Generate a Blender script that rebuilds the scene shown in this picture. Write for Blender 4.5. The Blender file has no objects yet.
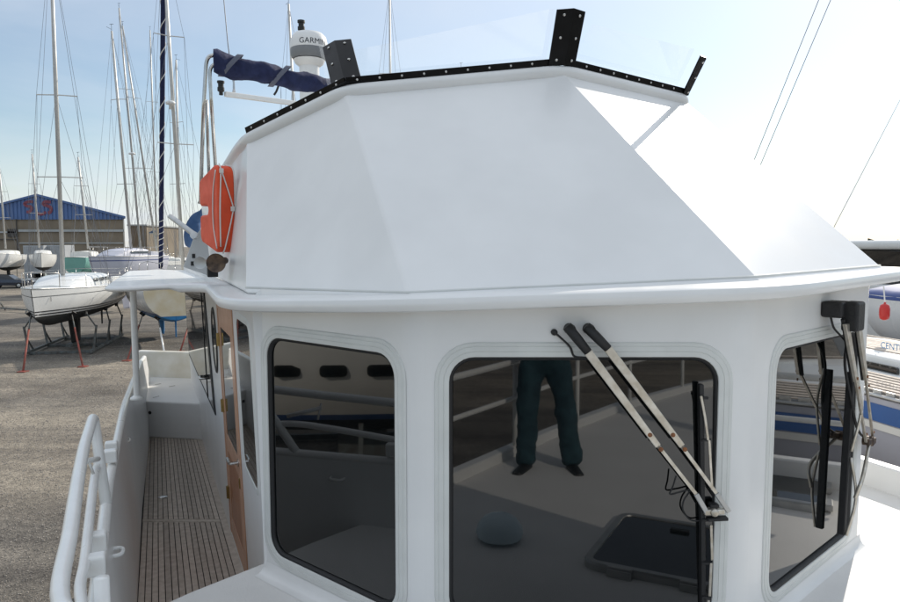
import bpy, bmesh, math, random
from mathutils import Vector as V, Matrix
random.seed(7)
R = math.radians
scn = bpy.context.scene
col = scn.collection

# ------------------------------------------------------------------ camera, sky, sun, exposure
FPX, PITCH = 690.0, math.atan(55 / 690)          # focal length in photo pixels (900 wide), downward pitch
GROUND = -4.4                                     # the camera is the origin; the yard lies 4.4 m below it
SUN_AZ, SUN_EL = R(34.5), R(29.5)
cam = bpy.data.cameras.new('camera'); camo = bpy.data.objects.new('camera', cam); col.objects.link(camo)
cam.sensor_width = 36; cam.lens = FPX / 900 * 36
cam.clip_start = 0.05; cam.clip_end = 6000
camo.rotation_euler = (math.pi / 2 - PITCH, 0, 0)
scn.camera = camo

world = bpy.data.worlds.new('World'); scn.world = world; world.use_nodes = True
wn, wl = world.node_tree.nodes, world.node_tree.links
wn.clear()
wo = wn.new('ShaderNodeOutputWorld'); bg = wn.new('ShaderNodeBackground'); bg.inputs[1].default_value = 0.077
sky = wn.new('ShaderNodeTexSky'); sky.sky_type = 'NISHITA'; sky.sun_disc = False
sky.sun_elevation = SUN_EL; sky.sun_rotation = SUN_AZ
sky.air_density = 1.15; sky.dust_density = 0.3; sky.ozone_density = 2.0; sky.altitude = 0
tc = wn.new('ShaderNodeTexCoord'); sep = wn.new('ShaderNodeSeparateXYZ')
wl.new(tc.outputs['Generated'], sep.inputs[0])
mz = wn.new('ShaderNodeMath'); mz.operation = 'MAXIMUM'; mz.inputs[1].default_value = 0.0
wl.new(sep.outputs[2], mz.inputs[0])
az_ = wn.new('ShaderNodeMath'); az_.operation = 'ADD'; az_.inputs[1].default_value = 0.12
wl.new(mz.outputs[0], az_.inputs[0])
dx = wn.new('ShaderNodeMath'); dx.operation = 'DIVIDE'; wl.new(sep.outputs[0], dx.inputs[0]); wl.new(az_.outputs[0], dx.inputs[1])
dy = wn.new('ShaderNodeMath'); dy.operation = 'DIVIDE'; wl.new(sep.outputs[1], dy.inputs[0]); wl.new(az_.outputs[0], dy.inputs[1])
cmb = wn.new('ShaderNodeCombineXYZ'); wl.new(dx.outputs[0], cmb.inputs[0]); wl.new(dy.outputs[0], cmb.inputs[1])
nz = wn.new('ShaderNodeTexNoise'); nz.inputs['Scale'].default_value = 0.62; nz.inputs['Detail'].default_value = 7
nz.inputs['Roughness'].default_value = 0.55; nz.inputs['Distortion'].default_value = 0.5
wl.new(cmb.outputs[0], nz.inputs['Vector'])
cr = wn.new('ShaderNodeValToRGB'); cr.color_ramp.elements[0].position = 0.36; cr.color_ramp.elements[1].position = 0.72
cr.color_ramp.elements[0].color = (0.08, 0.08, 0.08, 1); cr.color_ramp.elements[1].color = (0.50, 0.50, 0.50, 1)
wl.new(nz.outputs[0], cr.inputs[0])
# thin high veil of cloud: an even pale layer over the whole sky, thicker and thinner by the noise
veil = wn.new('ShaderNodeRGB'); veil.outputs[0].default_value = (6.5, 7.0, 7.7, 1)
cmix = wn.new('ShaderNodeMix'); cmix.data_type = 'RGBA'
# the veil thickens overhead, continuing the upper clouds and added to light the shade
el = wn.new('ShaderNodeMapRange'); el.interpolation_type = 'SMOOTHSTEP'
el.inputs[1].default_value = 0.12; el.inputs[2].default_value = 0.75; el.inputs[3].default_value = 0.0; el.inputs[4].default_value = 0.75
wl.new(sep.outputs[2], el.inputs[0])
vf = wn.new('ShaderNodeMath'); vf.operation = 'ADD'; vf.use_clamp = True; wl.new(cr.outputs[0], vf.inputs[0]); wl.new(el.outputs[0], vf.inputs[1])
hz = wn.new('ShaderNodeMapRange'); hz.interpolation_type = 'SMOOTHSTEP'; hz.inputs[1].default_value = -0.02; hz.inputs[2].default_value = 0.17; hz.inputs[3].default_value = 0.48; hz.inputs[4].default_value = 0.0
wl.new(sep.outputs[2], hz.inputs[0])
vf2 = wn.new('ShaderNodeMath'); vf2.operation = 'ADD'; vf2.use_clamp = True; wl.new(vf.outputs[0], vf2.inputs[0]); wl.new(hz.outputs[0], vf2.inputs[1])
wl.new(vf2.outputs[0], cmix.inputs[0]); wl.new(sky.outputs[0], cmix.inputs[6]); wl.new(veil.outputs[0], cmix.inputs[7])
# pale aureole of the veiled sun
sd3 = V((math.sin(SUN_AZ) * math.cos(SUN_EL), math.cos(SUN_AZ) * math.cos(SUN_EL), math.sin(SUN_EL)))
dt = wn.new('ShaderNodeVectorMath'); dt.operation = 'DOT_PRODUCT'; dt.inputs[1].default_value = sd3; wl.new(tc.outputs['Generated'], dt.inputs[0])
dm_ = wn.new('ShaderNodeMath'); dm_.operation = 'MAXIMUM'; dm_.inputs[1].default_value = 0.0; wl.new(dt.outputs['Value'], dm_.inputs[0])
pw = wn.new('ShaderNodeMath'); pw.operation = 'POWER'; pw.inputs[1].default_value = 6.0; wl.new(dm_.outputs[0], pw.inputs[0])
glow = wn.new('ShaderNodeVectorMath'); glow.operation = 'SCALE'; glow.inputs[0].default_value = (1.3, 1.25, 1.2); wl.new(pw.outputs[0], glow.inputs['Scale'])
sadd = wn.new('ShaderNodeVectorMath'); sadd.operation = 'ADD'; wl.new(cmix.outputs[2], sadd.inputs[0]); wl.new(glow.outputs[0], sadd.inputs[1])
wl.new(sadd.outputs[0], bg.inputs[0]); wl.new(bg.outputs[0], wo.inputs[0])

sl = bpy.data.lights.new('sun', 'SUN'); sl.energy = 2.6; sl.angle = R(0.6); sl.color = (1.0, 0.92, 0.80)
so = bpy.data.objects.new('sun', sl); col.objects.link(so)
sdir = V((math.sin(SUN_AZ) * math.cos(SUN_EL), math.cos(SUN_AZ) * math.cos(SUN_EL), math.sin(SUN_EL)))
so.rotation_euler = (-sdir).to_track_quat('-Z', 'Y').to_euler()
so.location = sdir * 40

scn.view_settings.view_transform = 'Standard'; scn.view_settings.look = 'None'
scn.view_settings.exposure = 0.66; scn.view_settings.gamma = 1
scn.view_settings.use_curve_mapping = False

# ------------------------------------------------------------------ placing helpers
cp, sp = math.cos(PITCH), math.sin(PITCH)
def ray(u, v):
    xr, yr = (u - 450) / FPX, (301 - v) / FPX
    return V((xr, cp + sp * yr, -sp + cp * yr))
def at(u, v, Y): d = ray(u, v); return d * (Y / d.y)
def onz(u, v, z): d = ray(u, v); return d * (z / d.z)
def onplane(u, v, p, n): d = ray(u, v); return d * (p.dot(n) / d.dot(n))
def azv(deg): return V((math.sin(R(deg)), math.cos(R(deg)), 0))

# ------------------------------------------------------------------ materials
M = {}
def mat(name, c, rough=0.5, metal=0.0, ior=1.5, coat=0.0, var=0.0, vscale=6.0, bump=0.0, bscale=60.0, c2=None, dirt=0.0, spec=None, stretch=None):
    m = bpy.data.materials.new(name); m.use_nodes = True
    n, l = m.node_tree.nodes, m.node_tree.links
    b = n['Principled BSDF']
    b.inputs['Base Color'].default_value = (*c, 1); b.inputs['Roughness'].default_value = rough
    b.inputs['Metallic'].default_value = metal; b.inputs['IOR'].default_value = ior
    b.inputs['Coat Weight'].default_value = coat; b.inputs['Coat Roughness'].default_value = 0.05
    if spec is not None: b.inputs['Specular IOR Level'].default_value = spec
    co = n.new('ShaderNodeTexCoord')
    vec = co.outputs['Object']
    if stretch:
        mp = n.new('ShaderNodeMapping'); mp.inputs['Scale'].default_value = stretch
        l.new(vec, mp.inputs[0]); vec = mp.outputs[0]
    if var or c2:
        t = n.new('ShaderNodeTexNoise'); t.inputs['Scale'].default_value = vscale; t.inputs['Detail'].default_value = 6
        l.new(vec, t.inputs['Vector'])
        rp = n.new('ShaderNodeValToRGB'); rp.color_ramp.elements[0].position = 0.34; rp.color_ramp.elements[1].position = 0.68
        d = c2 if c2 else tuple(max(0, x * (1 - var)) for x in c)
        rp.color_ramp.elements[0].color = (*d, 1); rp.color_ramp.elements[1].color = (*c, 1)
        l.new(t.outputs[0], rp.inputs[0]); l.new(rp.outputs[0], b.inputs['Base Color'])
        mr = n.new('ShaderNodeMapRange'); mr.inputs[3].default_value = min(1, rough * 1.35); mr.inputs[4].default_value = rough * 0.8
        l.new(t.outputs[0], mr.inputs[0]); l.new(mr.outputs[0], b.inputs['Roughness'])
    if bump:
        t2 = n.new('ShaderNodeTexNoise'); t2.inputs['Scale'].default_value = bscale; t2.inputs['Detail'].default_value = 4
        l.new(vec, t2.inputs['Vector'])
        bp = n.new('ShaderNodeBump'); bp.inputs['Strength'].default_value = bump; bp.inputs['Distance'].default_value = 0.01
        l.new(t2.outputs[0], bp.inputs['Height']); l.new(bp.outputs[0], b.inputs['Normal'])
    M[name] = m
    return m
mat('gelcoat', (0.80, 0.80, 0.79), 0.32, coat=0.15, var=0.07, vscale=2.6, bump=0.035, bscale=2.5)
mat('gelcoat_frame', (0.68, 0.69, 0.665), 0.4, var=0.08, vscale=9)
mat('deck_white', (0.79, 0.78, 0.76), 0.5, var=0.07, vscale=3.0, bump=0.25, bscale=220)
mat('rail_white', (0.82, 0.82, 0.80), 0.28, coat=0.3, var=0.06, vscale=14)
mat('weathered_white', (0.78, 0.77, 0.73), 0.42, c2=(0.62, 0.58, 0.48), vscale=3.5)
mat('glass_dark', (0.004, 0.005, 0.005), 0.014, ior=1.66, coat=0.25, c2=(0.002, 0.0025, 0.003), vscale=3.5)
mat('rubber', (0.012, 0.012, 0.013), 0.55, bump=0.2, bscale=90)
mat('black_plastic', (0.006, 0.006, 0.007), 0.32, spec=0.14, var=0.4, vscale=12)
mat('stainless', (0.62, 0.60, 0.57), 0.22, metal=1.0, var=0.22, vscale=18)
mat('wiper_steel', (0.66, 0.63, 0.57), 0.34, metal=0.75, c2=(0.50, 0.45, 0.37), vscale=26)
mat('rust', (0.32, 0.13, 0.05), 0.8, c2=(0.18, 0.08, 0.04), vscale=60)
mat('chrome', (0.8, 0.8, 0.8), 0.08, metal=1.0)
mat('vent_plastic', (0.66, 0.80, 0.86), 0.25)
mat('brass_dark', (0.15, 0.10, 0.065), 0.45, metal=0.5, c2=(0.05, 0.035, 0.03), vscale=30)
mat('brass', (0.45, 0.33, 0.14), 0.4, metal=1.0, var=0.3, vscale=30)
mat('teak', (0.62, 0.55, 0.485), 0.7, c2=(0.50, 0.435, 0.375), vscale=7, bump=0.4, bscale=60, stretch=(3, 3, 3))
mat('caulk', (0.02, 0.018, 0.016), 0.7)
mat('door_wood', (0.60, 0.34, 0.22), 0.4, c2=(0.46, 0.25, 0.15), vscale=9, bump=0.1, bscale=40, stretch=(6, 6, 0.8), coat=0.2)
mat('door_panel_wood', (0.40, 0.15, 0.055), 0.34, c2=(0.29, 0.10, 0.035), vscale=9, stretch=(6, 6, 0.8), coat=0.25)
mat('navy_canvas', (0.010, 0.018, 0.075), 0.85, var=0.35, vscale=20, bump=0.4, bscale=25)
mat('canvas_strap', (0.11, 0.12, 0.16), 0.8)
mat('blue_canvas', (0.035, 0.09, 0.21), 0.85, var=0.3, vscale=8, bump=0.3, bscale=14)
mat('orange', (0.84, 0.088, 0.022), 0.5, var=0.18, vscale=10, bump=0.15, bscale=40)
mat('rope_white', (0.72, 0.70, 0.66), 0.8)
mat('radar_white', (0.80, 0.80, 0.79), 0.35, var=0.04)
mat('radar_grey', (0.20, 0.21, 0.22), 0.5)
mat('print_dark', (0.03, 0.035, 0.045), 0.5)
mat('print_blue', (0.05, 0.26, 0.55), 0.4)
mat('aluminium', (0.55, 0.55, 0.54), 0.42, metal=0.9, var=0.15, vscale=10)
mat('grey_panel', (0.46, 0.47, 0.47), 0.45, var=0.1, vscale=8)
mat('mast_alu', (0.60, 0.59, 0.56), 0.45, metal=0.35, var=0.12, vscale=3)
mat('mast_cream', (0.66, 0.60, 0.47), 0.5, var=0.1, vscale=3)
mat('wire', (0.22, 0.22, 0.23), 0.5, metal=0.5)
mat('hull_white', (0.78, 0.78, 0.76), 0.25, coat=0.3, var=0.06, vscale=1.2)
mat('hull_cream', (0.78, 0.74, 0.63), 0.35, c2=(0.66, 0.56, 0.36), vscale=1.6)
mat('hull_grey', (0.44, 0.45, 0.52), 0.4, var=0.08, vscale=1.5)
mat('hull_lavender', (0.52, 0.53, 0.60), 0.5, var=0.08, vscale=1.5)
mat('hull_teal', (0.22, 0.48, 0.42), 0.4, var=0.1, vscale=1.5)
mat('hull_blue', (0.02, 0.11, 0.36), 0.3, coat=0.3, var=0.15, vscale=2)
mat('antifoul_black', (0.028, 0.030, 0.030), 0.8, var=0.4, vscale=4)
mat('antifoul_blue', (0.035, 0.22, 0.50), 0.75, var=0.25, vscale=4)
mat('antifoul_red', (0.24, 0.045, 0.03), 0.8, var=0.3, vscale=4)
mat('stripe_black', (0.02, 0.02, 0.025), 0.4)
mat('stripe_blue', (0.03, 0.06, 0.22), 0.4)
mat('deck_cream', (0.70, 0.69, 0.65), 0.55, var=0.08, vscale=3)
mat('cradle_grey', (0.16, 0.18, 0.18), 0.6, metal=0.3, c2=(0.10, 0.09, 0.08), vscale=6)
mat('prop_red', (0.30, 0.05, 0.035), 0.65, c2=(0.16, 0.06, 0.04), vscale=7)
mat('prop_green', (0.10, 0.22, 0.20), 0.6, var=0.3, vscale=5)
mat('car_dark', (0.015, 0.022, 0.04), 0.25, coat=0.8)
mat('car_silver', (0.42, 0.45, 0.48), 0.3, metal=0.5, coat=0.6)
mat('tyre', (0.02, 0.02, 0.02), 0.85)
mat('lamp_red', (0.5, 0.02, 0.01), 0.3, coat=0.5)
mat('fender_red', (0.50, 0.012, 0.010), 0.35, coat=0.3)
mat('lamp_clear', (0.75, 0.76, 0.78), 0.15, coat=0.5)
mat('hangar_blue', (0.085, 0.16, 0.36), 0.5, var=0.15, vscale=0.4)
mat('hangar_red', (0.24, 0.06, 0.09), 0.6, var=0.2, vscale=1)
mat('hangar_tan', (0.25, 0.205, 0.15), 0.8, c2=(0.19, 0.155, 0.115), vscale=0.35)
mat('hangar_strip', (0.42, 0.44, 0.44), 0.6, var=0.15, vscale=0.6)
mat('hangar_dark', (0.06, 0.055, 0.05), 0.7)
mat('container_grey', (0.42, 0.44, 0.46), 0.6, var=0.15, vscale=1.0)
mat('jeans', (0.022, 0.075, 0.095), 0.85, c2=(0.012, 0.042, 0.058), vscale=14, bump=0.3, bscale=50)
mat('shirt', (0.06, 0.07, 0.09), 0.85, bump=0.3, bscale=30)
mat('skin', (0.55, 0.34, 0.25), 0.5, var=0.12, vscale=20)
mat('hair', (0.05, 0.035, 0.025), 0.7)
mat('shoe', (0.012, 0.012, 0.013), 0.45)
mat('leaf_far', (0.045, 0.065, 0.035), 0.8, c2=(0.03, 0.04, 0.03), vscale=0.3)

def vary(name, lo, hi):                                # each piece of a kind a slightly different shade
    m = M[name]; n, l = m.node_tree.nodes, m.node_tree.links; b = n['Principled BSDF']
    src = b.inputs['Base Color'].links[0].from_socket
    oi = n.new('ShaderNodeObjectInfo'); mr = n.new('ShaderNodeMapRange'); mr.inputs[3].default_value = lo; mr.inputs[4].default_value = hi
    l.new(oi.outputs['Random'], mr.inputs[0]); vm = n.new('ShaderNodeVectorMath'); vm.operation = 'SCALE'
    l.new(src, vm.inputs[0]); l.new(mr.outputs[0], vm.inputs['Scale']); l.new(vm.outputs[0], b.inputs['Base Color'])
vary('teak', 0.82, 1.10)
def mat_acrylic():
    m = bpy.data.materials.new('acrylic'); m.use_nodes = True
    n, l = m.node_tree.nodes, m.node_tree.links; n.clear()
    o = n.new('ShaderNodeOutputMaterial'); mx = n.new('ShaderNodeMixShader'); t = n.new('ShaderNodeBsdfTransparent')
    g = n.new('ShaderNodeBsdfGlossy'); g.inputs['Roughness'].default_value = 0.04
    d = n.new('ShaderNodeBsdfTranslucent'); d.inputs[0].default_value = (0.8, 0.85, 0.9, 1)
    m2 = n.new('ShaderNodeMixShader'); m2.inputs[0].default_value = 0.077
    l.new(t.outputs[0], m2.inputs[1]); l.new(d.outputs[0], m2.inputs[2])
    mx.inputs[0].default_value = 0.08; l.new(m2.outputs[0], mx.inputs[1]); l.new(g.outputs[0], mx.inputs[2])
    l.new(mx.outputs[0], o.inputs[0]); M['acrylic'] = m
mat_acrylic()

def mat_ground():
    m = bpy.data.materials.new('gravel_ground'); m.use_nodes = True
    n, l = m.node_tree.nodes, m.node_tree.links; b = n['Principled BSDF']; b.inputs['Roughness'].default_value = 0.92
    b.inputs['Specular IOR Level'].default_value = 0.15
    co = n.new('ShaderNodeTexCoord')
    def noise(s, det, vec=None, ro=0.6):
        t = n.new('ShaderNodeTexNoise'); t.inputs['Scale'].default_value = s; t.inputs['Detail'].default_value = det
        t.inputs['Roughness'].default_value = ro
        l.new(vec or co.outputs['Object'], t.inputs['Vector']); return t
    def ramp(src, p0, c0, p1, c1):
        r = n.new('ShaderNodeValToRGB'); r.color_ramp.elements[0].position = p0; r.color_ramp.elements[1].position = p1
        r.color_ramp.elements[0].color = (*c0, 1); r.color_ramp.elements[1].color = (*c1, 1); l.new(src, r.inputs[0]); return r
    def mix(f, a, b_, mode='MIX'):
        x = n.new('ShaderNodeMix'); x.data_type = 'RGBA'; x.blend_type = mode
        if isinstance(f, float): x.inputs[0].default_value = f
        else: l.new(f, x.inputs[0])
        l.new(a, x.inputs[6]); l.new(b_, x.inputs[7]); return x.outputs[2]
    mp = n.new('ShaderNodeMapping'); mp.inputs['Scale'].default_value = (0.35, 1.0, 1.0); mp.inputs['Rotation'].default_value = (0, 0, R(-12))
    l.new(co.outputs['Object'], mp.inputs[0])
    big = noise(0.14, 5, mp.outputs[0]); mid = noise(0.9, 6); fine = noise(11, 5, None, 0.75); speck = noise(38, 3, None, 0.7)
    base = ramp(big.outputs[0], 0.41, (0.20, 0.19, 0.18), 0.58, (0.345, 0.315, 0.275)).outputs[0]
    a = mix(0.55, base, ramp(mid.outputs[0], 0.3, (0.5, 0.49, 0.48), 0.7, (1.15, 1.12, 1.08)).outputs[0], 'MULTIPLY')
    mp2 = n.new('ShaderNodeMapping'); mp2.inputs['Scale'].default_value = (0.05, 0.9, 1.0); mp2.inputs['Rotation'].default_value = (0, 0, R(14)); l.new(co.outputs['Object'], mp2.inputs[0])
    trk = noise(1.0, 3, mp2.outputs[0])
    a = mix(0.75, a, ramp(trk.outputs[0], 0.36, (0.62, 0.61, 0.61), 0.60, (1.12, 1.10, 1.06)).outputs[0], 'MULTIPLY')
    wet = noise(0.33, 4)
    a = mix(0.7, a, ramp(wet.outputs[0], 0.30, (0.55, 0.54, 0.55), 0.46, (1.0, 1.0, 1.0)).outputs[0], 'MULTIPLY')
    a = mix(0.8, a, ramp(fine.outputs[0], 0.33, (0.45, 0.45, 0.46), 0.68, (1.35, 1.33, 1.28)).outputs[0], 'MULTIPLY')
    a = mix(0.7, a, ramp(speck.outputs[0], 0.36, (0.45, 0.45, 0.46), 0.66, (1.5, 1.48, 1.42)).outputs[0], 'MULTIPLY')
    l.new(a, b.inputs['Base Color'])
    bp = n.new('ShaderNodeBump'); bp.inputs['Strength'].default_value = 0.7; bp.inputs['Distance'].default_value = 0.03
    l.new(speck.outputs[0], bp.inputs['Height']); l.new(bp.outputs[0], b.inputs['Normal'])
    M['gravel_ground'] = m
mat_ground()
mat('stone', (0.36, 0.33, 0.29), 0.9, c2=(0.20, 0.185, 0.17), vscale=3)

# ------------------------------------------------------------------ mesh helpers (world coordinates throughout)
def tag(o, label=None, cat=None, group=None, kind=None):
    if label: o['label'] = label
    if cat: o['category'] = cat
    if group: o['group'] = group
    if kind: o['kind'] = kind
    return o
def thing(name, loc, label, cat, group=None):
    o = bpy.data.objects.new(name, None); col.objects.link(o); o.location = loc; o.empty_display_size = 0.2
    o['_o'] = list(loc)
    return tag(o, label, cat, group)
class MB:
    def __init__(s): s.v = []; s.f = []
    def add(s, vs, fs):
        k = len(s.v); s.v += [V(x) for x in vs]; s.f += [[i + k for i in f] for f in fs]; return s
    def quad(s, a, b, c, d): return s.add([a, b, c, d], [[0, 1, 2, 3]])
    def poly(s, pts): return s.add(pts, [list(range(len(pts)))])
    def box(s, c, ax, ay, az, hx, hy, hz):           # centre, three axes, half sizes
        vs = []
        for k in (-1, 1):
            for j in (-1, 1):
                for i in (-1, 1): vs.append(c + ax * (i * hx) + ay * (j * hy) + az * (k * hz))
        return s.add(vs, [[0, 2, 3, 1], [4, 5, 7, 6], [0, 1, 5, 4], [2, 6, 7, 3], [0, 4, 6, 2], [1, 3, 7, 5]])
    def bar(s, p, q, w, t, up=V((0, 0, 1))):          # flat bar from p to q, full width w (sideways), thickness t (along up-ish)
        d = (q - p); L = d.length; d.normalize(); x = d.cross(up)
        if x.length < 1e-4: x = d.cross(V((1, 0, 0)))
        x.normalize(); z = x.cross(d); return s.box((p + q) / 2, x, d, z, w / 2, L / 2, t / 2)
    def tube(s, pts, r, n=10, closed=False, caps=True):
        pts = [V(p) for p in pts]; N = len(pts); rs = r if isinstance(r, (list, tuple)) else [r] * N
        k0 = len(s.v); ref = None
        for i, p in enumerate(pts):
            if closed: d = pts[(i + 1) % N] - pts[i - 1]
            else: d = pts[min(i + 1, N - 1)] - pts[max(i - 1, 0)]
            d.normalize()
            if ref is None: ref = d.cross(V((0, 0, 1))) if abs(d.z) < 0.95 else d.cross(V((1, 0, 0)))
            else: ref = ref - d * ref.dot(d)
            ref.normalize(); b = d.cross(ref)
            for j in range(n):
                a = 2 * math.pi * j / n; s.v.append(p + (ref * math.cos(a) + b * math.sin(a)) * rs[i])
        for i in range(N if closed else N - 1):
            for j in range(n):
                i2 = (i + 1) % N
                s.f.append([k0 + i * n + j, k0 + i * n + (j + 1) % n, k0 + i2 * n + (j + 1) % n, k0 + i2 * n + j])
        if caps and not closed:
            s.f.append([k0 + j for j in range(n)][::-1]); s.f.append([k0 + (N - 1) * n + j for j in range(n)])
        return s
    def lathe(s, base, axis, prof, n=20):             # prof: (radius, height along axis)
        axis = axis.normalized(); x = axis.cross(V((0, 0, 1))) if abs(axis.z) < 0.9 else axis.cross(V((1, 0, 0)))
        x.normalize(); y = axis.cross(x); k0 = len(s.v)
        for r, h in prof:
            for j in range(n):
                a = 2 * math.pi * j / n; s.v.append(base + axis * h + (x * math.cos(a) + y * math.sin(a)) * r)
        for i in range(len(prof) - 1):
            for j in range(n):
                s.f.append([k0 + i * n + j, k0 + i * n + (j + 1) % n, k0 + (i + 1) * n + (j + 1) % n, k0 + (i + 1) * n + j])
        if prof[0][0] > 1e-4: s.f.append([k0 + j for j in range(n)][::-1])
        if prof[-1][0] > 1e-4: s.f.append([k0 + (len(prof) - 1) * n + j for j in range(n)])
        return s
    def grid(s, rows, closed=False):                  # rows of equally long point lists
        k0 = len(s.v); n = len(rows[0])
        for r in rows: s.v += [V(p) for p in r]
        for i in range(len(rows) - 1):
            for j in range(n if closed else n - 1):
                j2 = (j + 1) % n
                s.f.append([k0 + i * n + j, k0 + i * n + j2, k0 + (i + 1) * n + j2, k0 + (i + 1) * n + j])
        return s
    def prism(s, pts, d):                             # closed outline pushed by vector d
        n = len(pts); k = len(s.v); s.v += [V(p) for p in pts] + [V(p) + d for p in pts]
        s.f.append(list(range(k, k + n))[::-1]); s.f.append(list(range(k + n, k + 2 * n)))
        for i in range(n): s.f.append([k + i, k + (i + 1) % n, k + n + (i + 1) % n, k + n + i])
        return s
    def build(s, name, m, parent=None, smooth=False, bevel=0.0, seg=2, solid=0.0, auto=None, fixn=True):
        me = bpy.data.meshes.new(name)
        bm = bmesh.new()
        vs = [bm.verts.new(p) for p in s.v]
        for f in s.f:
            try: bm.faces.new([vs[i] for i in f])
            except ValueError: pass
        bmesh.ops.remove_doubles(bm, verts=bm.verts[:], dist=1e-5)
        if fixn: bmesh.ops.recalc_face_normals(bm, faces=bm.faces[:])
        if auto is not None:
            for e in bm.edges:
                if len(e.link_faces) == 2 and e.calc_face_angle(0) > R(auto): e.smooth = False
        if smooth or auto is not None:
            for f in bm.faces: f.smooth = True
        bm.to_mesh(me); bm.free()
        o = bpy.data.objects.new(name, me); col.objects.link(o); me.materials.append(M[m])
        if parent is not None: attach(o, parent)
        if solid:
            md = o.modifiers.new('solid', 'SOLIDIFY'); md.thickness = solid; md.offset = -1
        if bevel:
            md = o.modifiers.new('bevel', 'BEVEL'); md.width = bevel; md.segments = seg; md.limit_method = 'ANGLE'; md.angle_limit = R(35)
            md.harden_normals = False
        return o
def attach(o, parent):
    o.parent = parent
    if '_o' in parent.keys(): o.matrix_parent_inverse = Matrix.Translation(-V(parent['_o']))
def rrect(x0, x1, z0, z1, r, off=0.0, n=7):           # rounded rectangle, grown by off
    x0 -= off; x1 += off; z0 -= off; z1 += off; r = max(0.004, r + off); out = []
    for cx, cz, a0 in ((x1 - r, z1 - r, 0), (x0 + r, z1 - r, 90), (x0 + r, z0 + r, 180), (x1 - r, z0 + r, 270)):
        for i in range(n + 1):
            a = R(a0 + 90 * i / n); out.append((cx + r * math.cos(a), cz + r * math.sin(a)))
    return out
def text_mesh(body, size, place, extr=0.0):           # font outline turned to mesh; place maps local (x, y) to a point
    cu = bpy.data.curves.new('t', 'FONT'); cu.body = body; cu.size = size; cu.align_x = 'CENTER'; cu.align_y = 'CENTER'; cu.resolution_u = 3
    o = bpy.data.objects.new('t', cu); col.objects.link(o)
    dg = bpy.context.evaluated_depsgraph_get(); me = bpy.data.meshes.new_from_object(o.evaluated_get(dg))
    vs = [place(v.co.x, v.co.y) for v in me.vertices]; fs = [list(p.vertices) for p in me.polygons]
    bpy.data.objects.remove(o); bpy.data.meshes.remove(me)
    return MB().add(vs, fs)
def bez(pts, n=6, r=0.1):                             # polyline with rounded corners
    pts = [V(p) for p in pts]; out = [pts[0]]
    for i in range(1, len(pts) - 1):
        a, b, c = pts[i - 1], pts[i], pts[i + 1]
        ra = min(r, (a - b).length * 0.45); rc = min(r, (c - b).length * 0.45)
        p, q = b + (a - b).normalized() * ra, b + (c - b).normalized() * rc
        for k in range(n + 1):
            t = k / n; out.append(p * (1 - t) ** 2 + b * 2 * t * (1 - t) + q * t * t)
    out.append(pts[-1]); return out
def spline(pts, n=8):                                 # Catmull-Rom through the points
    pts = [V(p) for p in pts]; P = [pts[0] * 2 - pts[1]] + pts + [pts[-1] * 2 - pts[-2]]; out = []
    for i in range(1, len(P) - 2):
        a, b, c, d = P[i - 1], P[i], P[i + 1], P[i + 2]
        for k in range(n):
            t = k / n
            out.append(0.5 * ((2 * b) + (c - a) * t + (2 * a - 5 * b + 4 * c - d) * t * t + (3 * b - a - 3 * c + d) * t ** 3))
    out.append(pts[-1]); return out
UP = V((0, 0, 1))

# ------------------------------------------------------------------ ground
g = MB(); S = 3000
g.quad(V((-S, -S, GROUND)), V((S, -S, GROUND)), V((S, S, GROUND)), V((-S, S, GROUND)))
tag(g.build('yard_ground', 'gravel_ground'), 'wide gravel boat yard ground', 'ground', kind='structure')


# ================================================================== the trawler we stand on
P0 = at(750, 320, 2.6); P1 = at(412, 320, 2.6)                     # plan corners of the wheelhouse front (centre mullion, outer corner)
P0.z = P1.z = 0
ADIR, SDIR = azv(-23), azv(-113)                                    # aft, starboard
def BP(f, s, z): return V((P0.x, P0.y, 0)) - ADIR * f + SDIR * s + V((0, 0, z))
ZF, ZS = -1.58, -2.1                                                # foredeck and side deck levels
boat = thing('trawler', BP(0, 0, GROUND), 'white trawler with wheelhouse, teak side deck and faceted flybridge filling the foreground', 'boat')
HB = [(-8.6, 2.15), (-7, 2.28), (-4, 2.33), (-1.87, 2.33), (0, 2.28), (1.3, 2.02), (3.0, 1.74), (4.4, 1.42), (5.8, 0.92), (6.7, 0.42), (7.1, 0.05)]
def hb(f):
    for (a, x), (b, y) in zip(HB, HB[1:]):
        if f <= b:
            t = (f - a) / (b - a); return x + (y - x) * t
    return 0.03
WDIR = azv(-24); WBASE = onz(235, 573, ZS) - azv(-114) * 0.05                          # foot of the starboard cabin side
# cabin side leans out a little towards the top
WN = azv(-114); WUP = (V((0, 0, 1)) + WN * 0.035).normalized(); WNORM = WDIR.cross(WUP).normalized()
if WNORM.dot(WN) < 0: WNORM = -WNORM
def onwall(u, v):
    p = onplane(u, v, WBASE, WNORM); d = p - WBASE
    return d.dot(WDIR), d.dot(WUP)
def wallp(t, w, out=0.0): return WBASE + WDIR * t + WUP * w + WNORM * out
t2 = -1.155                                                           # where the cabin side meets the corner wall
P2b = wallp(t2, 0.0); P2 = wallp(t2, 1.0); P2t = wallp(t2, 2.0); P2m = V((P2.x, P2.y, 0))
CDIR = azv(47.5)
r_ = ray(866, 400)
_d = r_.x * -CDIR.y + r_.y * CDIR.x
_t = (P0.x * -CDIR.y + P0.y * CDIR.x) / _d
P3 = V((r_.x * _t, r_.y * _t, 0)); P4 = P3 + azv(3) * 1.12

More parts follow.
